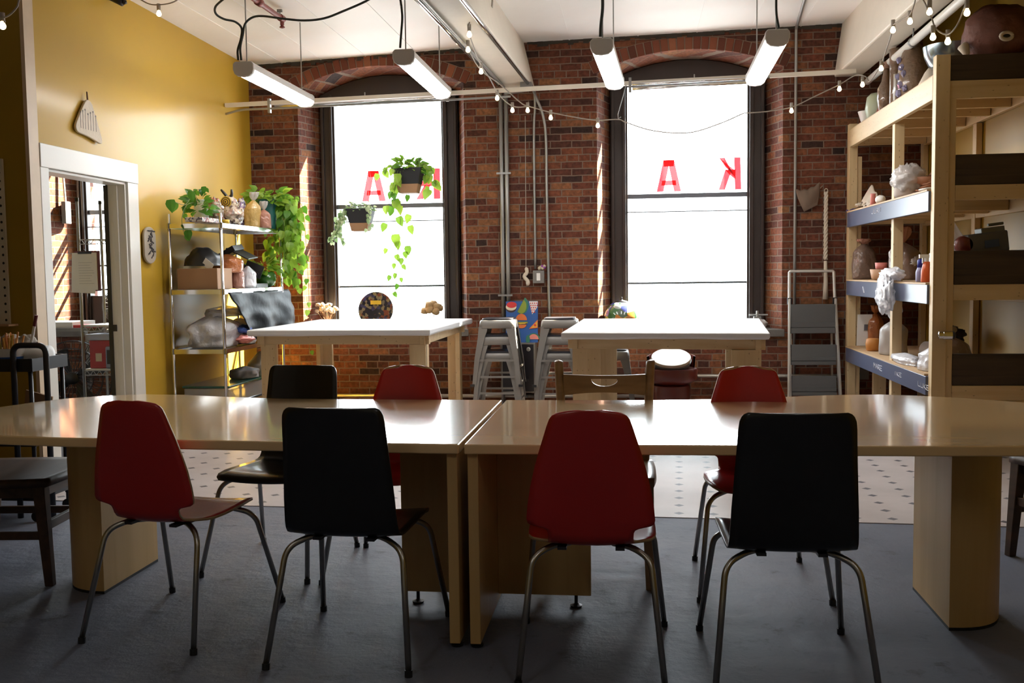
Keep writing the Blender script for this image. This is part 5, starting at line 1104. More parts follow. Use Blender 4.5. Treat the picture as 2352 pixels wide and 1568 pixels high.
for i, y in enumerate((-0.11, -0.08, -0.05, -0.015, 0.018, 0.05, 0.085)):
    h = 0.045+0.012*(i % 3); m.box(0.0185, 0.0195, y-0.0012, y+0.0012, -0.07, h-0.01)
    for k in range(5): a = pi*k/4; m.bar((0.019, y, h-0.012), (0.019, y+0.011*cos(a), h-0.012+0.012*sin(a)), 0.001, 0.0015)
m.build('incised_flowers', 'ink', t)
MB().tube([(0.012, -0.005, 0.09), (0.014, -0.012, 0.19)], 0.003, 6).tube([(0.012, 0.01, 0.09), (0.014, -0.006, 0.19)], 0.003, 6).build('hanging_cord', mat('brown_cord', (0.10, 0.04, 0.02), 0.8), t)
t = thing('ceramic_plaque', 'oval grey ceramic plaque with raised dark forms, between door and steel shelving', 'plaque', (xl(7.38)+0.012, 7.395, 1.58))
MB().prism([(0.095*cos(a*pi/18), 0.065*(1 if sin(a*pi/18) > 0 else -1)+0.078*sin(a*pi/18)) for a in range(36)], 0, 0.02, 'X').build('slab', mat('grey_clay', (0.36, 0.31, 0.25), 0.7, var=0.15), t, bevel=0.006)
m = MB(); rr = random.Random(2)
for i in range(9): m.tube([(0.02, rr.uniform(-0.06, 0.06)+0.02*cos(k), rr.uniform(-0.01, 0.01)+0.02*sin(k*1.3)+0.10-i*0.022) for k in range(5)], 0.006, 6)
m.build('raised_forms', mat('dark_slip', (0.04, 0.03, 0.03), 0.6), t, smooth=True)

# ---------------------------------------------------------------- hanging planters and window sills
def planter(loc, w, h, label):
    t = thing('hanging_planter', label, 'planter', loc, 0, 'hanging planters before the left window'); b = w*0.62
    def ring(k, z): hw = (b+(w-b)*k)/2; return [(-hw, -hw*0.8, z), (hw, -hw*0.8, z), (hw, hw*0.8, z), (-hw, hw*0.8, z)]
    def fr(k0, k1):
        return MB()._add(ring(k0, h*k0)+ring(k1, h*k1), [(3, 2, 1, 0), (4, 5, 6, 7)]+[(i, (i+1) % 4, 4+(i+1) % 4, 4+i) for i in range(4)])
    fr(0, 0.36).build('tan_base', 'pottan', t, bevel=0.004); fr(0.362, 1.0).build('pot', 'potblack', t, bevel=0.004)
    m = MB()
    for sx, sy in ((-1, -1), (1, -1), (1, 1), (-1, 1)): m.tube([(sx*w*0.47, sy*w*0.38, h*0.98), (0, 9.06+(loc[0]+3.78)*0.0244-loc[1], 2.925+(loc[0]+3.78)*0.0227-0.02-loc[2])], 0.0012, 5)
    m.build('hanging_wire', 'zinc', t); return t
A_ = at(940, 444, Y=9.02); B_ = at(829, 531, Y=9.02)
p1 = planter(tuple(A_), 0.27, 0.225, 'black and tan planter with long trailing green vine, upper of the two')
p2 = planter(tuple(B_), 0.24, 0.205, 'black and tan planter with small pale variegated leaves, lower of the two')
lm, stm = MB(), MB(); J = Vector((0, 0, 0.225)); L_ = lambda pts, O, Y=9.0: [at(x, y, Y=Y)-O for x, y in pts]
rnd = random.Random(5)
bush(lm, J+Vector((0, 0, 0.01)), (0.17, 0.12, 0.08), 75, 0.07, rnd)
vines(lm, stm, J, [[J]+L_([(960, 375), (985, 385), (992, 420), (985, 440)], A_), [J]+L_([(975, 378), (995, 395), (1002, 425)], A_, 8.95)], 0.085, rnd, 0.03, 0.05)
vines(lm, stm, J, [[J]+L_([(905, 380), (885, 385), (868, 398)], A_)], 0.07, rnd, 0.05, 0.02)
vines(lm, stm, J, [[J]+L_([(912, 385), (903, 430), (905, 470)], A_, 8.92)], 0.10, rnd, 0.05, 0.045)
vines(lm, stm, J, [[J]+L_([(915, 390), (908, 430), (900, 460), (882, 478)], A_, 8.92)], 0.09, rnd, 0.08, 0.04)
P_ = L_([(920, 392), (918, 440), (921, 480), (918, 530), (914, 580), (912, 620), (908, 660), (905, 685)], A_, 8.92)
stm.tube(bez([J]+P_, 6), 0.0025, 5)
for (x, y, L) in ((920, 480, .09), (940, 500, .09), (915, 505, .10), (885, 520, .09), (942, 525, .09), (938, 455, .07), (908, 545, .12), (936, 572, .09), (888, 578, .06), (910, 592, .07), (922, 600, .07), (906, 612, .06), (925, 615, .06), (896, 640, .06), (909, 635, .06), (921, 645, .05), (914, 660, .06), (905, 678, .06), (912, 560, .09), (930, 585, .07)):
    lm.leaf(at(x, y-8, Y=8.9+rnd.uniform(-0.02, 0.02))-A_, (rnd.uniform(-0.5, 0.5), -0.15, -1), (rnd.uniform(-0.3, 0.3), -1, 0.2), L, L*0.75)
lm.build('leaves', 'leaf_bright', p1); stm.build('vine_stems', 'stem', p1, smooth=True)
lm, stm = MB(), MB(); J = Vector((0, 0, 0.205)); bush(lm, J, (0.15, 0.1, 0.07), 110, 0.034, rnd)
paths = [[J]+L_([(800+rnd.uniform(-6, 6), 478), (785+rnd.uniform(-14, 8), 505), (775+rnd.uniform(-18, 22), 550+rnd.uniform(-15, 10))], B_, 8.95) for i in range(6)]
paths += [[J]+L_([(845, 475), (850, 500), (846, 525)], B_, 8.9)]
vines(lm, stm, J, paths, 0.038, rnd, 0.017, 0.028, 0.0015)
lm.build('leaves', 'leaf_pale', p2); stm.build('vine_stems', 'stem', p2, smooth=True)
# sill things
t = thing('decorated_plate', 'round dark plate with multicoloured pattern standing on the left window sill', 'plate', (-2.60, 9.90, 0.79))
MB().lathe([(0.06, 0), (0.15, 0.006), (0.18, 0.016), (0.182, 0.02), (0.14, 0.014), (0.05, 0.010)], 40, (0, 0, 0.18), rot=Matrix.Rotation(radians(82), 3, 'X')).build('plate_body', speckle('dark_patterned_glaze', [(0.012, 0.01, 0.02), (0.16, 0.04, 0.02), (0.012, 0.01, 0.02), (0.20, 0.16, 0.08), (0.012, 0.01, 0.02), (0.16, 0.13, 0.09), (0.012, 0.01, 0.02), (0.04, 0.035, 0.10)], 34, 0.3, 0.3), t, auto=50)
MB().box(-0.05, 0.06, -0.032, -0.028, 0.235, 0.275).build('pale_band', C_['yellow'], t)
def dried(loc, n, label, R, hs, name='dried_flowers', petal=(0.55, 0.42, 0.28), sz=0.02):
    t = thing(name, label, 'dried flowers', loc); r = random.Random(n); m, s = MB(), MB()
    MB().lathe([(0.03, 0), (0.04, 0.01), (0.035, 0.06), (0.02, 0.08)], 16).build('small_vase', 'clay', t, smooth=True)
    for i in range(n):
        a = r.uniform(0, 2*pi); k = r.uniform(0.1, 1)*R; h = hs*r.uniform(0.75, 1.1)-0.2*k; e = (k*cos(a), k*sin(a)*0.6, h)
        s.tube([(0, 0, 0.06), (e[0]*0.6, e[1]*0.6, h*0.6), e], 0.0015, 4); m.blob(e, (sz, sz, sz*0.9), 0.35, 4, i, 8, 6)
    m.build('blossoms', mat('dried_blossoms', petal, 0.8), t, smooth=True); s.build('stems', 'cardboard', t)
dried((-3.10, 9.86, 0.78), 30, 'pale dried flowers in a small vase, left end of the left window sill', 0.12, 0.245, petal=(0.6, 0.5, 0.38))
dried((-2.03, 9.90, 0.78), 14, 'tan dried hydrangea heads, right end of the left window sill', 0.11, 0.235, petal=(0.42, 0.27, 0.13), sz=0.04)
t = thing('stained_glass_lamp', 'stained glass dome lamp on the right window sill', 'lamp', (-0.115, 9.80, 0.765))
MB().lathe([(0.06, 0), (0.065, 0.01), (0.015, 0.03), (0.012, 0.12)], 20).build('lamp_base', 'blackmetal', t, smooth=True)
MB().lathe([(0.175, 0.08), (0.172, 0.13), (0.155, 0.18), (0.125, 0.225), (0.085, 0.255), (0.04, 0.272), (0.01, 0.278)], 32).build('lamp_shade', speckle('stained_glass', [(0.03, 0.10, 0.04), (0.35, 0.40, 0.42), (0.05, 0.15, 0.06), (0.45, 0.38, 0.10), (0.06, 0.08, 0.3), (0.4, 0.16, 0.04), (0.10, 0.14, 0.10)], 17, 0.15, 0.5), t, smooth=True)
MB().lathe([(0.07, 0.262), (0.05, 0.274), (0.008, 0.284), (0.006, 0.30), (0.009, 0.306), (0.004, 0.312)], 20).build('finial_cap', 'blackmetal', t, smooth=True)
t = thing('bench_clamp', 'metal clamp with a white cloth roll at the right end of the right sill', 'clamp', (1.19, 9.86, 0.76))
MB().blob((0, 0, 0.045), (0.10, 0.06, 0.05), 0.2, 3, 3, flat=-0.045).build('cloth_roll', 'canvas', t, smooth=True)
MB().cyl((-0.08, -0.02, 0.13), (0.10, -0.02, 0.13), 0.008).cyl((0, -0.02, 0.08), (0, -0.02, 0.17), 0.012).box(-0.035, 0.035, -0.04, 0.0, 0.09, 0.115).build('clamp_bar', 'zinc', t, smooth=False)
# ---------------------------------------------------------------- timber shelving on the right
FX, BX = 1.955, 2.645
t = thing('timber_shelving', 'tall pine shelving unit along the right wall with slate blue rails', 'shelf', (2.27, 8.2, 0))
o_ = Vector(t.location)
def tb(name, x0, x1, y0, y1, z0, z1, m, bev=0.003):
    return MB().box(x0-o_.x, x1-o_.x, y0-o_.y, y1-o_.y, z0, z1).build(name, m, t, bevel=bev)
tb('post', FX, FX+0.089, 6.84, 6.915, 0, 2.70, 'pine'); tb('post', FX+0.09, FX+0.135, 6.86, 6.93, 0, 2.42, 'pine')
tb('post', FX, FX+0.075, 9.45, 9.54, 0, 2.635, 'pine'); tb('post', FX+0.076, FX+0.115, 9.46, 9.54, 0, 2.34, 'pine')
for z0, z1 in ((1.835, 2.42), (1.22, 1.70), (0.61, 1.08), (0, 0.47)): tb('post', FX+0.022, FX+0.095, 7.95, 8.02, z0, z1, 'pine')
for y in (6.86, 9.45): tb('post', BX-0.045, BX, y, y+0.085, 0, 2.62, 'pine')
tb('post', BX-0.045, BX, 8.05, 8.13, 0, 2.42, 'pine')
tb('rail', FX-0.001, FX+0.037, 6.916, 9.449, 2.425, 2.578, 'pine_y'); tb('rail', BX-0.04, BX-0.002, 6.95, 9.449, 2.425, 2.578, 'pine_y')
for z0, z1 in ((1.70, 1.832), (1.085, 1.213), (0.475, 0.602)):
    r_ = tb('painted_rail', FX-0.016, FX+0.021, 6.916, 9.449, z0, z1, 'bluerail')
    r_['label'] = 'slate blue painted rail'
    tb('rail', BX-0.04, BX-0.002, 6.95, 9.449, z0, z1, 'pine_y')
    tb('deck', FX-0.016, BX-0.047, 6.95, 9.449, z1+0.001, z1+0.013, 'ply', 0)
tb('deck', FX+0.01, BX-0.047, 6.95, 9.449, 2.579, 2.589, 'ply', 0)
for z0, z1 in ((2.43, 2.52), (1.72, 1.80), (1.11, 1.19), (0.49, 0.57)):
    for y in (7.35, 7.75, 8.30, 8.85, 9.36): tb('joist', FX+0.04, BX-0.045, y, y+0.038, z0, z1, 'pine_x')
for z0, z1 in ((2.42, 2.535), (1.765, 1.862), (1.11, 1.212), (0.45, 0.545)): tb('front_rail', FX+0.136 if z0 < 2.4 else FX+0.09, BX-0.002, 6.862, 6.90, z0, z1, 'pine_x')
# chalk scribbles on the blue rails
def chalk(lines, X, label):
    m = MB()
    for l in lines:
        for a, b in zip(l[:-1], l[1:]):
            pa, pb = at(*a, X=X), at(*b, X=X); m.bar(pa-o_, pb-o_, 0.004, 0.0025, up=(0, 0.3, 1))
    c = m.build('chalk_writing', 'chalk', t); return c
XR = FX-0.0175
def wr(x, y, dx, dy, letters, h):
    # simple hand lettering running along (dx,dy) from (x,y)
    G = {'J': [[(1, 0), (1, .8), (.5, 1), (0, .8)]], 'U': [[(0, 0), (0, 1), (1, 1), (1, 0)]], 'M': [[(0, 1), (0, 0), (.5, .6), (1, 0), (1, 1)]], 'A': [[(0, 1), (.5, 0), (1, 1)], [(.25, .6), (.75, .6)]], 'R': [[(0, 1), (0, 0), (1, .1), (1, .45), (0, .5), (1, 1)]], 'E': [[(1, 0), (0, 0), (0, 1), (1, 1)], [(0, .5), (.8, .5)]], 'L': [[(0, 0), (0, 1), (1, 1)]], 'K': [[(0, 0), (0, 1)], [(1, 0), (0, .5), (1, 1)]], 'I': [[(.5, 0), (.5, 1)]], 'N': [[(0, 1), (0, 0), (1, 1), (1, 0)]], 'G': [[(1, .1), (.3, 0), (0, .5), (.3, 1), (1, .9), (1, .55), (.6, .55)]]}
    out = []
    for i, c in enumerate(letters):
        for st in G[c]: out.append([(x+dx*(i+u*0.72), y+dy*(i+u*0.72)+h*(v-0.5)) for u, v in st])
    return out
chalk(wr(2002, 487, 6, -1.8, 'JURI', 10), XR, '')
chalk(wr(2007, 838, 5.0, 2.3, 'MARE', 11), XR, ''); chalk(wr(2054, 856, 6, 2.2, 'IKE', 9), XR, ''); chalk(wr(2109, 880, 6.5, 3.2, 'LUKE', 11), XR, '')
chalk([[(1981, 658), (1984, 672)], [(1982, 658), (1985, 672)]], XR, '')
# dark weathered boards across the near end
Gp = 'weathered boards across the near end of the timber shelving'
for z0, z1, lab in ((2.537, 2.70, 'topmost weathered dark board, under the large brown gourd'), (1.864, 2.06, 'weathered dark board second from the top at the near end of the shelving'), (1.214, 1.435, 'weathered dark board third from the top, below the tool case'), (0.547, 0.755, 'lowest weathered dark board at the near end of the shelving')):
    o = MB().box(0, 0.55, 0, 0.035, 0, z1-z0).build('weathered_board', 'darkplank', bevel=0.004); o.location = (2.075 if z0 < 2.5 else 2.05, 6.868, z0); tag(o, lab, 'board', Gp)
    if z0 > 2.5: o.location = (2.048, 6.868, z0)
    else: o.location.x = 2.095
# chrome cylinder clamp
t2 = thing('chrome_clamp', 'shiny chrome cylinder fixed to the near shelving post', 'clamp', (2.03, 6.80, 0.885))
MB().lathe([(0.014, -0.05), (0.026, -0.047), (0.026, -0.02), (0.030, -0.018), (0.030, 0.035), (0.024, 0.04)], 24, rot=Matrix.Rotation(pi/2, 3, 'Y')).build('cylinder', 'shiny', t2, auto=40)
MB().lathe([(0.024, 0.04), (0.026, 0.05), (0.015, 0.06)], 16, rot=Matrix.Rotation(pi/2, 3, 'Y')).box(-0.01, 0.01, 0, 0.042, -0.02, 0.02).build('mount', 'blackplastic', t2)
# ---- on the top shelf
def rp(px, py, X=2.15, dz=0.0): p = at(px, py, X=X); return Vector((p.x, p.y, p.z))
def onr(px, z, X=2.13): return (X, spot_y2(px, X, z), z)
def spot_y2(px, X, z):
    lo, hi = 6.9, 9.7
    for _ in range(40):
        m_ = (lo+hi)/2; v = Vector((X, m_, z))-_CP; q = 1176+2287*v.dot(_R)/v.dot(_f)
        if q > px: lo = m_
        else: hi = m_
    return lo
ZT_ = 2.591
solo(MB().lathe([(0.035, 0), (0.05, 0.005), (0.085, 0.12), (0.080, 0.12), (0.05, 0.02), (0.001, 0.015)], 28), 'white_bowl', 'white', 'white tapered bowl at the far end of the top timber shelf', 'bowl', onr(1993, ZT_, 2.07), auto=40)
t2 = thing('painted_pot', 'pale green and pink painted pot beside the white bowl', 'pot', onr(2016, ZT_, 2.08))
MB().lathe([(0.07, 0), (0.09, 0.01), (0.105, 0.09), (0.09, 0.19), (0.06, 0.22), (0.055, 0.21)], 28).build('pot_body', mat('pale_green_glaze', (0.38, 0.42, 0.30), 0.4), t2, smooth=True)
m = MB(); m._add([(0.1*sin(a)*0.95-0.0, -0.1*cos(a)*1.06, z) for a, z in ((-0.5, 0.02), (0.5, 0.02), (0.05, 0.19))], [(0, 1, 2)]); m.v = [(x, y-0.012, z) for x, y, z in m.v]
m.build('pink_triangle', C_['pink'], t2, solid=0.004)
brown = mat('mottled_brown_glaze', (0.17, 0.10, 0.06), 0.3, coat=0.6, bump=0.6, bscale=40, var=0.4, vscale=18)
t2 = thing('bird_bottle', 'brown glazed bottle topped with a small bird head', 'bottle', onr(2034, ZT_, 2.06))
MB().lathe([(0.045, 0), (0.055, 0.01), (0.070, 0.12), (0.065, 0.2), (0.035, 0.26), (0.022, 0.33), (0.022, 0.36)], 24).build('bottle_body', brown, t2, smooth=True)
MB().blob((0, 0, 0.385), (0.035, 0.03, 0.035), 0.2, 3, 2, 14, 10).tube([(-0.02, -0.01, 0.39), (-0.055, -0.02, 0.375)], [0.016, 0.003], 8).build('bird_head', mat('rusty_white_glaze', (0.35, 0.2, 0.15), 0.4, var=0.5, vscale=20), t2, smooth=True)
solo(MB().lathe([(0.045, 0), (0.05, 0.01), (0.048, 0.2), (0.052, 0.42), (0.055, 0.48), (0.050, 0.485), (0.045, 0.47)], 24), 'tall_vase', brown, 'tall brown cylindrical vase on the top timber shelf', 'vase', onr(2057, ZT_, 2.10))
solo(MB().lathe([(0.016, 0), (0.017, 0.22), (0.013, 0.22), (0.013, 0.21)], 16), 'metal_tube', 'alu', 'thin pale metal tube in front of the tall brown vase', 'tube', onr(2057, ZT_, 2.01))
t2 = thing('spiky_vase', 'large knobbly brown vase studded with crystals, narrow neck', 'vase', onr(2098, ZT_, 2.13))
barkm = mat('bark_glaze', (0.19, 0.115, 0.065), 0.45, coat=0.3, bump=1.0, bscale=28, var=0.5, vscale=14)
MB().lathe([(0.08, 0), (0.095, 0.01), (0.115, 0.1), (0.118, 0.2), (0.105, 0.3), (0.085, 0.37), (0.05, 0.42), (0.022, 0.455), (0.016, 0.475)], 28).build('vase_body', barkm, t2, smooth=True)
MB().tube(bez([(0.0, 0, 0.47), (0.004, 0, 0.49), (-0.008, 0, 0.51), (-0.004, 0, 0.53)], 3), [0.014, 0.012, 0.01, 0.008, 0.008, 0.006, 0.006, 0.005, 0.004, 0.002], 8).build('twisted_neck', barkm, t2, smooth=True)
cr_ = film('violet_crystal', (0.35, 0.32, 0.5), 0.9, 0.05, 0.2, bump=0)
for i, (a, z) in enumerate(((3.3, 0.06), (3.5, 0.12), (3.25, 0.19), (3.6, 0.25), (3.3, 0.31), (3.9, 0.09), (3.8, 0.2))):
    MB().blob((0.118*cos(a), 0.118*sin(a), z), (0.022, 0.02, 0.026), 0.5, 3, i, 6, 5).build('crystal', cr_, t2)
m = MB()
for a, z in ((0.1, 0.2), (-0.2, 0.32), (-0.6, 0.12)): m.tube([(0.1*cos(a), 0.1*sin(a), z), (0.14*cos(a), 0.14*sin(a), z+0.01)], [0.02, 0.012], 8)
m.build('knob', barkm, t2, smooth=True)
solo(MB().lathe([(0.11, 0), (0.10, 0.05), (0.05, 0.15), (0.01, 0.2)], 24), 'clay_cone', 'clay', 'beige clay cone behind the near shelving post', 'cone', onr(2140, ZT_, 2.16))
solo(MB().lathe([(0.01, -0.02), (0.08, -0.01), (0.145, 0.04), (0.175, 0.11), (0.185, 0.17), (0.18, 0.17), (0.16, 0.1), (0.1, 0.03), (0.01, 0.005)], 32), 'steel_bowl', mat('blue_grey_steel', (0.25, 0.3, 0.33), 0.2, metal=0.9), 'large shiny blue grey metal bowl behind the near post', 'bowl', (2.215, 7.42, 2.70), auto=60)
tag(MB().box(-0.12, 0.12, -0.12, 0.12, 0, 0.085).build('wooden_riser', 'ply', bevel=0.003), 'plain board riser under the shiny metal bowl', 'riser').location = (2.215, 7.42, 2.591)
t2 = thing('gourd_sculpture', 'large reddish brown gourd shaped sculpture with a cream ringed hole', 'sculpture', (2.40, 7.03, 2.70))
gm = mat('reddish_brown_glaze', (0.15, 0.055, 0.038), 0.65, bump=1.0, bscale=22, var=0.6, vscale=9)
MB().blob((0, 0, 0.165), (0.22, 0.20, 0.19), 0.10, 2, 4, 36, 24, flat=-0.165).build('gourd_body', gm, t2, smooth=True)
def ring(cx, cz, R, r, tilt): return [(cx+R*cos(2*pi*k/20), -0.20+abs(cx)*0.15, cz+R*0.62*sin(2*pi*k/20)) for k in range(21)]
MB().tube(ring(-0.02, 0.10, 0.034, 0.012, 0), 0.013, 8).build('cream_ring', 'clay', t2, smooth=True)
MB().blob((-0.02, -0.195, 0.10), (0.03, 0.012, 0.02), 0, 1, 1, 14, 8).build('dark_hole', 'blackplastic', t2, smooth=True)
MB().tube([(-0.215, -0.03, 0.08), (-0.235, -0.04, 0.07), (-0.215, -0.06, 0.02)], [0.03, 0.035, 0.02], 10).build('cream_spout', 'clay', t2, smooth=True)
tag(MB().box(-0.20, 0.20, -0.16, 0.20, 0, 0.11).build('wooden_riser', 'ply', bevel=0.003), 'plain board riser under the brown gourd', 'riser').location = (2.39, 7.06, 2.591)
# ---- second level
Z2 = 1.846
t2 = thing('shell_sculpture', 'cream shell like clay form with a rearing edge at the far end', 'sculpture', onr(2005, Z2, 2.08))
def shl(u, v):
    return (0.09*sin(u*pi)-0.05, -0.45*(v-0.5), 0.02+0.20*(1-v)**1.2*sin(u*pi*0.9+0.25)+0.01*sin(v*20))
MB().grid(shl, 14, 20).build('shell_form', 'clay', t2, smooth=True, solid=0.008)
MB().blob((-0.05, 0.30, 0.05), (0.035, 0.07, 0.02), 0.3, 3, 3).build('shell_tail', 'clay', t2, smooth=True)
solo(MB().blob((0, 0, 0.035), (0.04, 0.05, 0.035), 0.1, 2, 2, flat=-0.035), 'white_stone', 'white', 'small rounded white piece beside the wrapped bust', 'stone', onr(2022, Z2, 1.99))
solo(MB().lathe([(0.02, 0), (0.025, 0.004), (0.02, 0.085), (0.024, 0.1)], 16), 'pink_cup', C_['pink'], 'small pinkish clay cup in front of the shell form', 'cup', onr(2005, Z2, 1.985))
solo(MB().blob((0, 0, 0.012), (0.05, 0.10, 0.016), 0.3, 3, 2), 'purple_cloth', mat('purple_cloth', (0.12, 0.08, 0.22), 0.8), 'folded purple cloth at the far end of the second timber shelf', 'cloth', onr(1958, Z2, 2.0))
t2 = thing('wrapped_bust', 'clay piece wrapped in clear crinkled plastic on the second timber shelf', 'wrapped sculpture', (2.03, 7.74, Z2))
MB().lathe([(0.09, 0), (0.105, 0.02), (0.10, 0.12), (0.09, 0.19), (0.03, 0.20)], 24).build('clay_core', mat('grey_clay_core', (0.4, 0.34, 0.3), 0.7), t2, smooth=True)
MB().blob((0, 0, 0.125), (0.125, 0.135, 0.125), 0.22, 4, 8, 40, 24, flat=-0.125, crease=0.15).build('plastic_wrap', 'bag_clear', t2, smooth=True)
bag('plastic_bag', 'small translucent bag with two tufts behind the pink ribbed basket', 'bag', onr(2086, Z2, 2.30), 0.07, 0.07, 0.22, 'bag_clear', True, 44, km='bag_white')
t2 = thing('ribbed_basket', 'pinkish ribbed clay basket with openings, beside the near post', 'basket', onr(2116, Z2, 2.12))
tc_ = mat('terracotta_pink', (0.42, 0.20, 0.12), 0.6, var=0.15)
MB().lathe([(0.03, 0.0), (0.055, 0.02), (0.10, 0.10), (0.115, 0.14), (0.105, 0.14), (0.05, 0.03), (0.001, 0.02)], 24, sx=1.15, sy=1.3).build('bowl_body', tc_, t2, smooth=True)
m = MB()
for i in range(6): m.tube(bez([(-0.12+0.02*i, -0.05, 0.03+0.022*i), (-0.06+0.02*i, -0.13, 0.02+0.022*i), (0.03+0.02*i, -0.12, 0.06+0.022*i)], 4), 0.009, 6)
m.tube(bez([(0.04, -0.03, 0.14), (0.08, -0.02, 0.18), (0.12, 0, 0.19)], 4), [0.014]*5+[0.012]*4, 8)
m.build('ribs', tc_, t2, smooth=True)
solo(MB().blob((0, 0, 0.012), (0.06, 0.07, 0.012), 0.2, 3, 2), 'white_slab', 'white', 'thin white slab at the near end of the second timber shelf', 'slab', onr(2133, Z2, 2.0))
# ---- third level
Z3 = 1.228
bag('clay_bag', 'tall grey brown clay bag with twisted top, far end of third timber shelf', 'bag', onr(1984, Z3, 2.09), 0.105, 0.09, 0.32, 'bag_brown', True, 51, kh=0.16, km='bag_pink')
t2 = thing('stacked_cups', 'two small peach coloured clay cups on their sides', 'cups', onr(2019, Z3, 2.05))
MB().lathe([(0.035, 0), (0.06, 0.01), (0.075, 0.09), (0.07, 0.09), (0.05, 0.02)], 22).build('cup', C_['orange'] if 0 else mat('peach_clay', (0.5, 0.3, 0.18), 0.6), t2, smooth=True)
MB().lathe([(0.03, 0), (0.045, 0.01), (0.05, 0.06), (0.045, 0.06)], 22, (0.03, 0.06, 0.085)).build('cup', C_['pink'], t2, smooth=True)
solo(MB().blob((0, 0, 0.05), (0.05, 0.06, 0.05), 0.4, 4, 2, crease=0.2), 'crumpled_bag', 'bag_white', 'small crumpled white bag behind the peach cups', 'bag', (2.28, 8.55, Z3+0.10))
bag('clay_bag', 'large dark brown clay bag with pale tied top, centre of the third timber shelf', 'bag', onr(2080, Z3, 2.25), 0.13, 0.14, 0.31, 'bag_brown', True, 53, -0.03, 0.42, 'bag_pink')
solo(MB().blob((0, 0, -0.10), (0.055, 0.21, 0.155), 0.25, 3, 12, 44, 26, crease=0.35).blob((0.06, 0.03, 0.045), (0.08, 0.20, 0.05), 0.3, 3, 14, 30, 16, crease=0.25), 'plastic_bag', 'bag_white', 'thin white plastic bag hanging over the middle blue rail', 'bag', (1.885, 7.80, 1.235))
t2 = thing('spray_bottle', 'blue and white bottle near the front of the third timber shelf', 'bottle', onr(2114, Z3, 1.99))
MB().lathe([(0.028, 0), (0.032, 0.005), (0.032, 0.07), (0.022, 0.10)], 20).build('bottle_body', mat('lilac_plastic', (0.25, 0.25, 0.42), 0.4), t2, smooth=True)
MB().lathe([(0.022, 0.10), (0.022, 0.15), (0.012, 0.16)], 20).build('cap', mat('blue_cap', (0.01, 0.02, 0.25), 0.4), t2, smooth=True)
t2 = thing('spray_bottle', 'orange red bottle standing against the near post', 'bottle', onr(2128, Z3, 1.995))
MB().lathe([(0.034, 0), (0.038, 0.005), (0.036, 0.08), (0.022, 0.14)], 20).build('bottle_body', mat('orange_red_plastic', (0.6, 0.10, 0.02), 0.4), t2, smooth=True)
MB().lathe([(0.015, 0.14), (0.015, 0.165)], 14).box(-0.05, 0.015, -0.01, 0.01, 0.165, 0.19).box(-0.03, -0.022, -0.006, 0.006, 0.13, 0.166).build('trigger', 'white', t2)
bag('plastic_bag', 'white plastic bag above the orange red bottle, behind the near post', 'bag', (2.16, 7.30, Z3+0.0), 0.10, 0.13, 0.27, 'bag_white', False, 57, amp=0.3)
# ---- fourth level
Z4 = 0.617
t2 = thing('paper_sheet', 'white card with a dark square leaning at the far end of the lowest deck', 'card', onr(1985, Z4, 2.10))
MB().obox((0, 0, 0.145), (0.13, 0.005, 0.29), (0.12, 0, 0)).build('card', 'paper', t2)
MB().obox((0.02, -0.010, 0.17), (0.05, 0.002, 0.055), (0.12, 0, 0)).build('dark_square', 'ink', t2)
solo(MB().lathe([(0.045, 0), (0.055, 0.006), (0.062, 0.06), (0.055, 0.10), (0.048, 0.105)], 24), 'orange_pot', mat('orange_clay_pot', (0.5, 0.2, 0.04), 0.6), 'small orange clay pot on the lowest deck', 'pot', onr(2005, Z4, 2.05))
bag('clay_bag', 'orange brown twisted bag standing behind the orange pot', 'bag', onr(2010, Z4, 2.20), 0.075, 0.075, 0.30, 'bag_orange', True, 61, kh=0.25)
bag('clay_bag', 'tall cloudy grey clay bag with a white tied top behind the middle post', 'bag', onr(2052, Z4, 2.12), 0.11, 0.11, 0.28, mat('cloudy_grey_bag', (0.36, 0.33, 0.31), 0.35), True, 63, kh=0.42, km='bag_white')
solo(MB().blob((0, 0, 0.07), (0.09, 0.16, 0.07), 0.3, 3, 6), 'black_bundle', 'blackplastic', 'black bundle at the back of the lowest deck', 'bundle', (2.42, 7.98, Z4+0.12))
solo(MB().lathe([(0.055, -0.15), (0.065, -0.14), (0.065, 0.14), (0.055, 0.15)], 20, rot=Matrix.Rotation(pi/2, 3, 'X')@Matrix.Rotation(0.4, 3, 'Y')), 'cloth_roll', mat('grey_beige_cloth', (0.33, 0.28, 0.25), 0.85), 'grey beige cloth roll on the lowest deck', 'roll', (2.25, 7.70, Z4+0.09))
bag('plastic_bag', 'flat white plastic bag drooping over the lowest blue rail', 'bag', (2.02, 7.72, Z4), 0.07, 0.28, 0.075, 'bag_white', False, 67, amp=0.3)
bag('plastic_bag', 'crumpled white plastic bag against the near post on the lowest deck', 'bag', (2.05, 7.18, Z4), 0.08, 0.12, 0.16, 'bag_white', False, 69, amp=0.35)
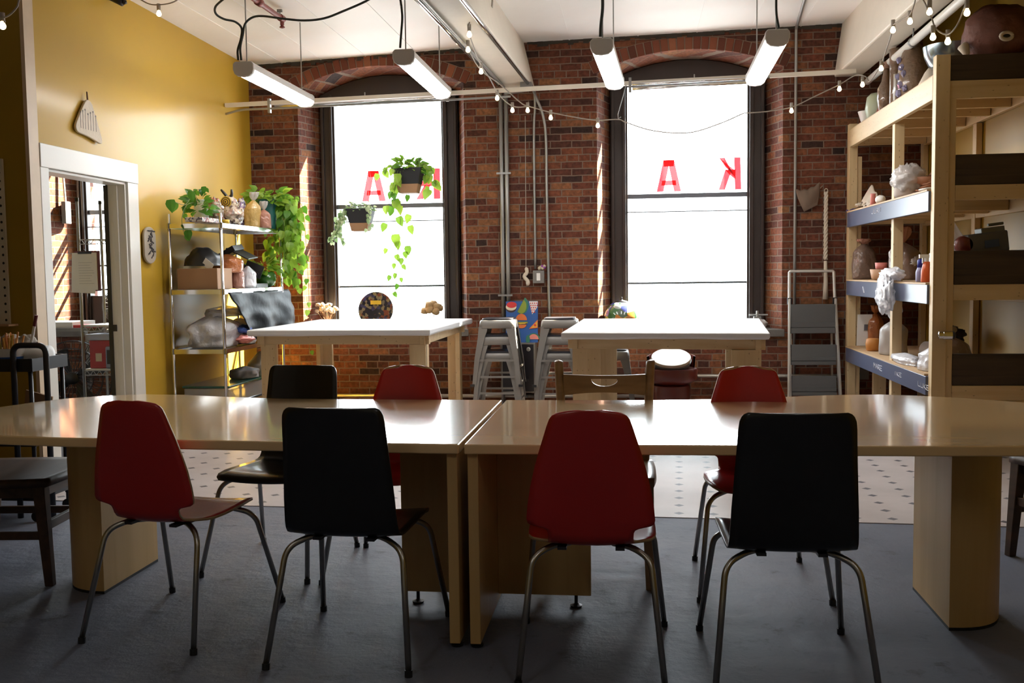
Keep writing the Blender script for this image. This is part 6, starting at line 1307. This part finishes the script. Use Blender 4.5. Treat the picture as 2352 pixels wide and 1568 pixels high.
# ---- inside the near end
t2 = thing('tool_case', 'grey tool case with a blue label on the third level, seen past the near post', 'case', (2.33, 7.10, Z3))
gc = mat('dark_grey_tool', (0.09, 0.09, 0.095), 0.5)
MB().obox((0.03, 0, 0.26), (0.26, 0.16, 0.14), (0, -0.12, 0)).build('case_body', gc, t2, bevel=0.012)
MB().obox((0.06, 0, 0.345), (0.15, 0.14, 0.04), (0, -0.12, 0)).obox((0.09, -0.02, 0.385), (0.10, 0.03, 0.02), (0, -0.12, 0)).build('case_lid', mat('grey_green_lid', (0.13, 0.13, 0.11), 0.5), t2, bevel=0.006)
MB().obox((0.05, -0.083, 0.255), (0.09, 0.004, 0.05), (0, -0.12, 0)).build('blue_label', mat('blue_label', (0.03, 0.06, 0.14), 0.5), t2)
MB().lathe([(0.055, 0), (0.06, 0.01), (0.05, 0.06)], 20, (-0.12, -0.02, 0.25), rot=Matrix.Rotation(pi/2, 3, 'X')).build('reddish_drum', 'wheelred', t2, smooth=True)
MB().obox((0.02, 0, 0.095), (0.30, 0.2, 0.18)).build('carton', 'cardboard', t2, bevel=0.004)
bag('clay_bag', 'crinkled clear plastic bag on the third level just past the near post', 'bag', (2.155, 7.15, Z3), 0.085, 0.09, 0.43, 'bag_clear', False, 71, amp=0.25)
bag('clay_bag', 'rounded grey clay bag with tied neck behind the lowest weathered board', 'bag', (2.185, 7.15, Z4), 0.125, 0.10, 0.24, 'bag_brown', True, 73, -0.04, 0.28, mat('grey_bag_top', (0.28, 0.24, 0.20), 0.4))
tag(MB().box(0, 0.11, 0, 0.05, 0, 0.45).build('timber_offcut', 'pine', bevel=0.003), 'short upright pine board under the lowest deck, far end', 'board').location = (2.12, 9.15, 0)
tag(MB().box(0, 0.12, 0, 0.02, 0, 0.14).build('grey_box', 'stoolmetal', bevel=0.003), 'grey electrical box low on the brick wall behind the shelving', 'box').location = (2.08, 9.67, 0.28)

# ---------------------------------------------------------------- left: pegboard, utility cart
t = thing('pegboard', 'cream pegboard on the dark yellow wall, far left edge', 'pegboard', (-4.35, 5.835, 1.05))
MB().box(-0.7, 0.455, -0.006, 0.010, 0, 1.03).build('board', 'peg', t)
m = MB(); rr = random.Random(4)
for i in range(9):
    x, z = 0.40-0.09*rr.random()-0.05*(i % 3), 0.1+i*0.10; m.tube([(x, -0.006, z), (x, -0.03, z), (x+0.03, -0.07, z-0.02)], 0.004, 6)
m.build('peg_hook', 'blackmetal', t)
tag(MB().box(-0.5, 0.06, -0.10, 0.0, 0, 0.012).build('wooden_ledge', 'cardboard'), 'narrow ledge below the pegboard', 'ledge').location = (-3.90, 5.835, 1.04)
t = thing('utility_cart', 'black metal utility cart with a rounded handle at the left', 'cart', (-3.50, 5.02, 0))
for y in (-0.02,):
    f = 1
    MB().tube(rbend([(0.105 if 0 else 0.36, y, 0.03), (0.36, y, 0.975), (0.17, y, 0.975), (0.17, y, 0.03)], 0.05, 6), 0.016, 10).build('handle_frame', 'blackmetal', t, smooth=True)
for z in (0.83, 0.42, 0.12):
    m = MB().box(-0.45, 0.26, -0.0, 0.34, z, z+0.008)
    m.box(-0.45, 0.26, -0.004, 0.003, z, z+0.07).box(-0.45, 0.26, 0.338, 0.345, z, z+0.07).box(0.258, 0.265, 0.0, 0.34, z, z+0.07).box(-0.455, -0.448, 0.0, 0.34, z, z+0.07)
    m.build('tray', 'blackmetal', t)
for x in (-0.42, 0.24):
    for y in (0.02, 0.32):
        MB().cyl((x, y, 0.1), (x, y, 0.9), 0.012, 10).build('corner_post', 'blackmetal', t, smooth=True)
        MB().lathe([(0.02, -0.01), (0.03, -0.008), (0.03, 0.008), (0.02, 0.01)], 16, (x, y, 0.03), rot=Matrix.Rotation(pi/2, 3, 'X')).cyl((x, y, 0.03), (x, y, 0.12), 0.008).build('caster', 'blackplastic', t)
t = thing('brush_tub', 'white tub full of paint brushes on the black cart', 'tub', (at(22, 828, Y=5.13).x, 5.13, 0.84))
MB().lathe([(0.06, 0), (0.085, 0.11), (0.09, 0.112), (0.08, 0.11), (0.055, 0.01)], 28).build('tub', 'white', t, auto=50)
MB().lathe([(0.0765, 0.05), (0.079, 0.065)], 28).build('blue_band', C_['blue'], t)
for i in range(26):
    a, k = rr.uniform(0, 2*pi), rr.uniform(0, 0.07); x, y = k*cos(a), k*sin(a); dx, dy = rr.uniform(-0.03, 0.03), rr.uniform(-0.02, 0.02)
    b_ = MB().tube([(x*0.7, y*0.7, 0.02), (x+dx, y+dy, 0.16+rr.uniform(0, 0.04))], 0.005, 6).build('brush_handle', mat('brush_wood_%d' % i, (rr.uniform(0.35, 0.6), rr.uniform(0.15, 0.3), 0.05), 0.4), t)
t = thing('long_brush', 'long white stick with a dark red tip leaning out of the tub', 'brush', (at(62, 800, Y=5.17).x, 5.17, 0.86))
MB().cyl((0, 0, 0.0), (0.05, 0, 0.21), 0.008).build('stick', 'white', t); MB().cyl((0.05, 0, 0.21), (0.065, 0, 0.27), 0.009).build('red_tip', mat('dark_red_tip', (0.12, 0.01, 0.02), 0.6), t)
solo(MB().lathe([(0.035, -0.12), (0.06, -0.118), (0.06, 0.118), (0.035, 0.12)], 24, rot=Matrix.Rotation(pi/2, 3, 'Y')), 'paper_roll', 'paper', 'white wrapped paper roll lying on top of the cart', 'roll', (at(68, 812, Y=5.20).x, 5.20, 0.90))
solo(MB().blob((0, 0, 0.03), (0.06, 0.05, 0.04), 0.3, 3, 2).blob((0.08, 0.04, 0.03), (0.05, 0.05, 0.035), 0.3, 3, 4), 'grey_sponge', mat('grey_sponge', (0.3, 0.26, 0.22), 0.9), 'two grey sponges behind the brush tub', 'sponge', (-3.52, 5.26, 0.95))
solo(MB().obox((0, 0, 0.14), (0.16, 0.01, 0.24), (0.15, 0.25, 0)), 'paper_pad', 'cardboard', 'tan paper pad leaning on the middle tray of the cart', 'pad', (-3.32, 5.18, 0.44), False)
solo(MB().box(-0.02, 0.02, -0.03, 0.03, 0, 0.22), 'teal_bottle', mat('teal_plastic', (0.02, 0.25, 0.25), 0.5), 'small teal box on the middle tray of the cart', 'box', (-3.19, 5.12, 0.429), False, bevel=0.004)
solo(MB().blob((0, 0, 0.09), (0.05, 0.05, 0.10), 0.1, 2, 2, flat=-0.09), 'blue_bottle', C_['blue'], 'blue rounded container on the middle tray of the cart', 'container', (-3.28, 5.08, 0.43))
t = thing('wooden_chair', 'dark curved back chair cut off by the left edge of the photo', 'chair', (-3.62, 4.82, 0))
MB().tube(rbend([(-0.19, 0, 0.0), (-0.19, 0, 0.82), (0.19, 0, 0.82), (0.26, 0, 0.0)], 0.07, 6), 0.021, 10).build('back_frame', 'darkwood', t, smooth=True)
MB().box(-0.17, 0.20, -0.015, 0.015, 0.70, 0.81).build('back_rail', 'darkwood', t, bevel=0.004)
MB().box(-0.2, 0.24, -0.40, 0.02, 0.42, 0.45).build('seat', 'darkwood', t, bevel=0.01)
for x in (-0.18, 0.20): MB().taper((x, -0.37, 0.42), (x, -0.38, 0), 0.04, 0.03).build('leg', 'darkwood', t)
tag(MB().box(-0.1, 0.1, 0, 0.003, 0, 0.16).build('notice_paper', 'paper'), 'white printed notice low on the door trim beside the table', 'notice').location = (-3.70, 5.94, 0.02)

# ---------------------------------------------------------------- the neighbouring room
t = thing('wire_rack', 'chrome wire rack just inside the neighbouring room', 'rack', (-4.36, 8.15, 0))
for x in (-0.31, 0.32):
    for y in (-0.17, 0.2): MB().cyl((x, y, 0), (x, y, 1.98), 0.0125, 12).build('post', 'zinc', t, smooth=True); MB().cyl((x, y, 1.98), (x, y, 2.01), 0.015, 12).build('post_cap', 'blackplastic', t)
for z in (1.66, 0.92, 0.545, 0.15):
    m = MB().box(-0.31, 0.32, -0.178, -0.172, z-0.006, z).box(-0.31, 0.32, -0.178, -0.172, z-0.045, z-0.039).box(-0.31, 0.32, 0.2, 0.206, z-0.006, z)
    for i in range(22): x = -0.31+0.63*i/22; m.bar((x, -0.175, z-0.003 if i % 2 else z-0.042), (x+0.63/22, -0.175, z-0.042 if i % 2 else z-0.003), 0.004, 0.004)
    for i in range(12): m.box(-0.31+0.055*i, -0.307+0.055*i, -0.17, 0.2, z-0.004, z)
    m.build('wire_shelf', 'zinc', t)
    if z < 1: MB().box(-0.30, 0.31, -0.165, 0.195, z, z+0.012).build('shelf_liner', 'white', t)
t = thing('clipboard', 'clipboard with white papers hanging on the wire rack', 'clipboard', (-4.60, 7.955, 1.40))
MB().box(-0.10, 0.13, 0, 0.006, -0.18, 0.16).build('board', mat('brown_hardboard', (0.16, 0.04, 0.05), 0.5), t)
MB().box(-0.115, 0.105, -0.006, -0.001, -0.17, 0.145).obox((-0.02, -0.001, -0.03), (0.215, 0.003, 0.33), (0, 0.06, 0)).build('papers', 'paper', t)
m = MB()
for i in range(9): m.box(-0.06, 0.06+0.02*sin(i*5), -0.0072, -0.0062, 0.06-i*0.022, 0.063-i*0.022)
m.build('faint_text', mat('faint_ink', (0.45, 0.45, 0.5), 0.8), t)
MB().box(-0.06, 0.06, -0.012, -0.004, 0.135, 0.155).tube([(-0.02, -0.012, 0.15), (0.0, -0.02, 0.175), (0.02, -0.012, 0.15)], 0.003, 6).build('metal_clip', 'blackmetal', t)
t = thing('red_toolbox', 'red box standing on the lower wire shelf', 'box', (-4.50, 8.12, 0.558))
MB().box(-0.13, 0.12, -0.11, 0.11, 0, 0.24).build('box_body', mat('red_box', (0.35, 0.015, 0.015), 0.4), t, bevel=0.006); MB().box(-0.075, -0.02, -0.1125, -0.11, 0.06, 0.13).build('cream_label', 'clay', t)
t = thing('small_speaker', 'small grey blue device standing beside the red box', 'speaker', (at(254, 835, Y=7.99).x, 7.99, 0.558))
MB().box(-0.035, 0.045, -0.02, 0.02, 0, 0.19).build('device_body', mat('grey_blue_plastic', (0.2, 0.22, 0.30), 0.4), t, bevel=0.012); MB().box(-0.02, 0.03, -0.022, -0.018, 0.04, 0.16).build('screen', 'blackplastic', t, bevel=0.003)
solo(MB().box(-0.16, 0.12, -0.1, 0.12, 0, 0.05), 'blue_white_box', mat('pale_blue_box', (0.4, 0.43, 0.55), 0.6), 'pale blue flat box under the middle wire shelf', 'box', (-4.50, 8.1, 0.80), False, bevel=0.003)
def fan(name, label, c, R, rz, floor):
    t = thing(name, label, 'fan', (c[0], c[1], 0 if floor else c[2]-R-0.02), rz); z = c[2]-t.location.z; m = MB()
    for y, k in ((-0.06, 0.55), (-0.05, 0.8), (-0.02, 1.0), (0.02, 1.0), (0.05, 0.7)):
        m.tube([(R*k*cos(a*pi/18), y, z+R*k*sin(a*pi/18)) for a in range(37)], 0.005, 5)
    for i in range(28):
        a = 2*pi*i/28; m.tube([(0.05*cos(a), -0.065, z+0.05*sin(a)), (R*0.6*cos(a), -0.058, z+R*0.6*sin(a)), (R*cos(a), -0.02, z+R*sin(a)), (R*cos(a), 0.02, z+R*sin(a)), (0.06*cos(a), 0.06, z+0.06*sin(a))], 0.003, 4)
    m.build('grille', 'stoolmetal' if not floor else 'blackmetal', t)
    MB().lathe([(0.055, -0.08), (0.06, -0.05), (0.05, 0.07)], 20, (0, 0, z), rot=Matrix.Rotation(-pi/2, 3, 'X')).build('motor_hub', 'blackplastic', t, smooth=True)
    for i in range(4):
        a = i*pi/2+0.4; bl = MB(); bl._add([(0.04*cos(a), -0.01, z+0.04*sin(a)), (R*0.85*cos(a-0.25), -0.03, z+R*0.85*sin(a-0.25)), (R*0.88*cos(a+0.35), 0.01, z+R*0.88*sin(a+0.35)), (0.04*cos(a+0.9), 0.01, z+0.04*sin(a+0.9))], [(0, 1, 2, 3)]); bl.build('blade', 'zinc' if not floor else 'blackmetal', t, solid=0.003)
    if floor: MB().tube(rbend([(-R*0.9, 0.0, 0.02), (-R*1.04, 0, z*0.6), (-R*1.02, 0, z)], 0.05), 0.012, 8).tube(rbend([(R*0.9, 0.0, 0.02), (R*1.04, 0, z*0.6), (R*1.02, 0, z)], 0.05), 0.012, 8).box(-R, R, -0.12, -0.09, 0, 0.02).box(-R, R, 0.09, 0.12, 0, 0.02).box(-R, -R+0.03, -0.1, 0.1, 0.0, 0.02).box(R-0.03, R, -0.1, 0.1, 0.0, 0.02).build('stand', 'blackmetal', t)
    else: MB().box(-0.1, 0.1, -0.08, 0.08, 0, 0.02).cyl((0, 0.02, 0.0), (0, 0.02, z-R*1.0), 0.02).build('stand', 'zinc', t)
    return t
fan('round_fan', 'round wire fan standing in the neighbouring window', (-5.36, 9.92, 1.03), 0.19, 0.1, False)
fan('floor_fan', 'large dark floor fan on the neighbouring room floor, behind the rack', (-5.10, 8.55, 0.42), 0.34, 0.2, True)
fan('floor_fan', 'second large dark floor fan under the rack shelf, in the doorway', (-4.55, 8.75, 0.36), 0.30, -0.2, True)
t = thing('paper_table', 'small table stacked with white sheets in the neighbouring room', 'table', (-5.35, 8.95, 0))
MB().box(-0.45, 0.35, -0.3, 0.3, 0.84, 0.87).build('table_board', 'stoolmetal', t)
for x in (-0.42, 0.32):
    for y in (-0.27, 0.27): MB().box(x-0.015, x+0.015, y-0.015, y+0.015, 0, 0.84).build('leg', 'zinc', t)
solo(MB().box(-0.3, 0.22, -0.2, 0.2, 0, 0.05), 'paper_stack', 'paper', 'stack of white sheets on the small table', 'paper', (-5.42, 8.92, 0.871), False)
solo(MB().box(-0.12, 0.12, -0.1, 0.1, 0, 0.025), 'red_book', C_['red'], 'flat red book beside the paper stack', 'book', (-5.06, 8.80, 0.871), False)
t = thing('junction_box', 'pale grey electric box with conduit on the sunlit brick reveal', 'box', (-5.905, 9.84, 2.03))
MB().box(0.0, 0.05, -0.05, 0.05, -0.13, 0.10).build('box_body', 'stoolmetal', t, bevel=0.004); MB().cyl((0.02, 0, 0.1), (-0.02, 0.0, 0.95), 0.012).build('conduit', 'alu', t)
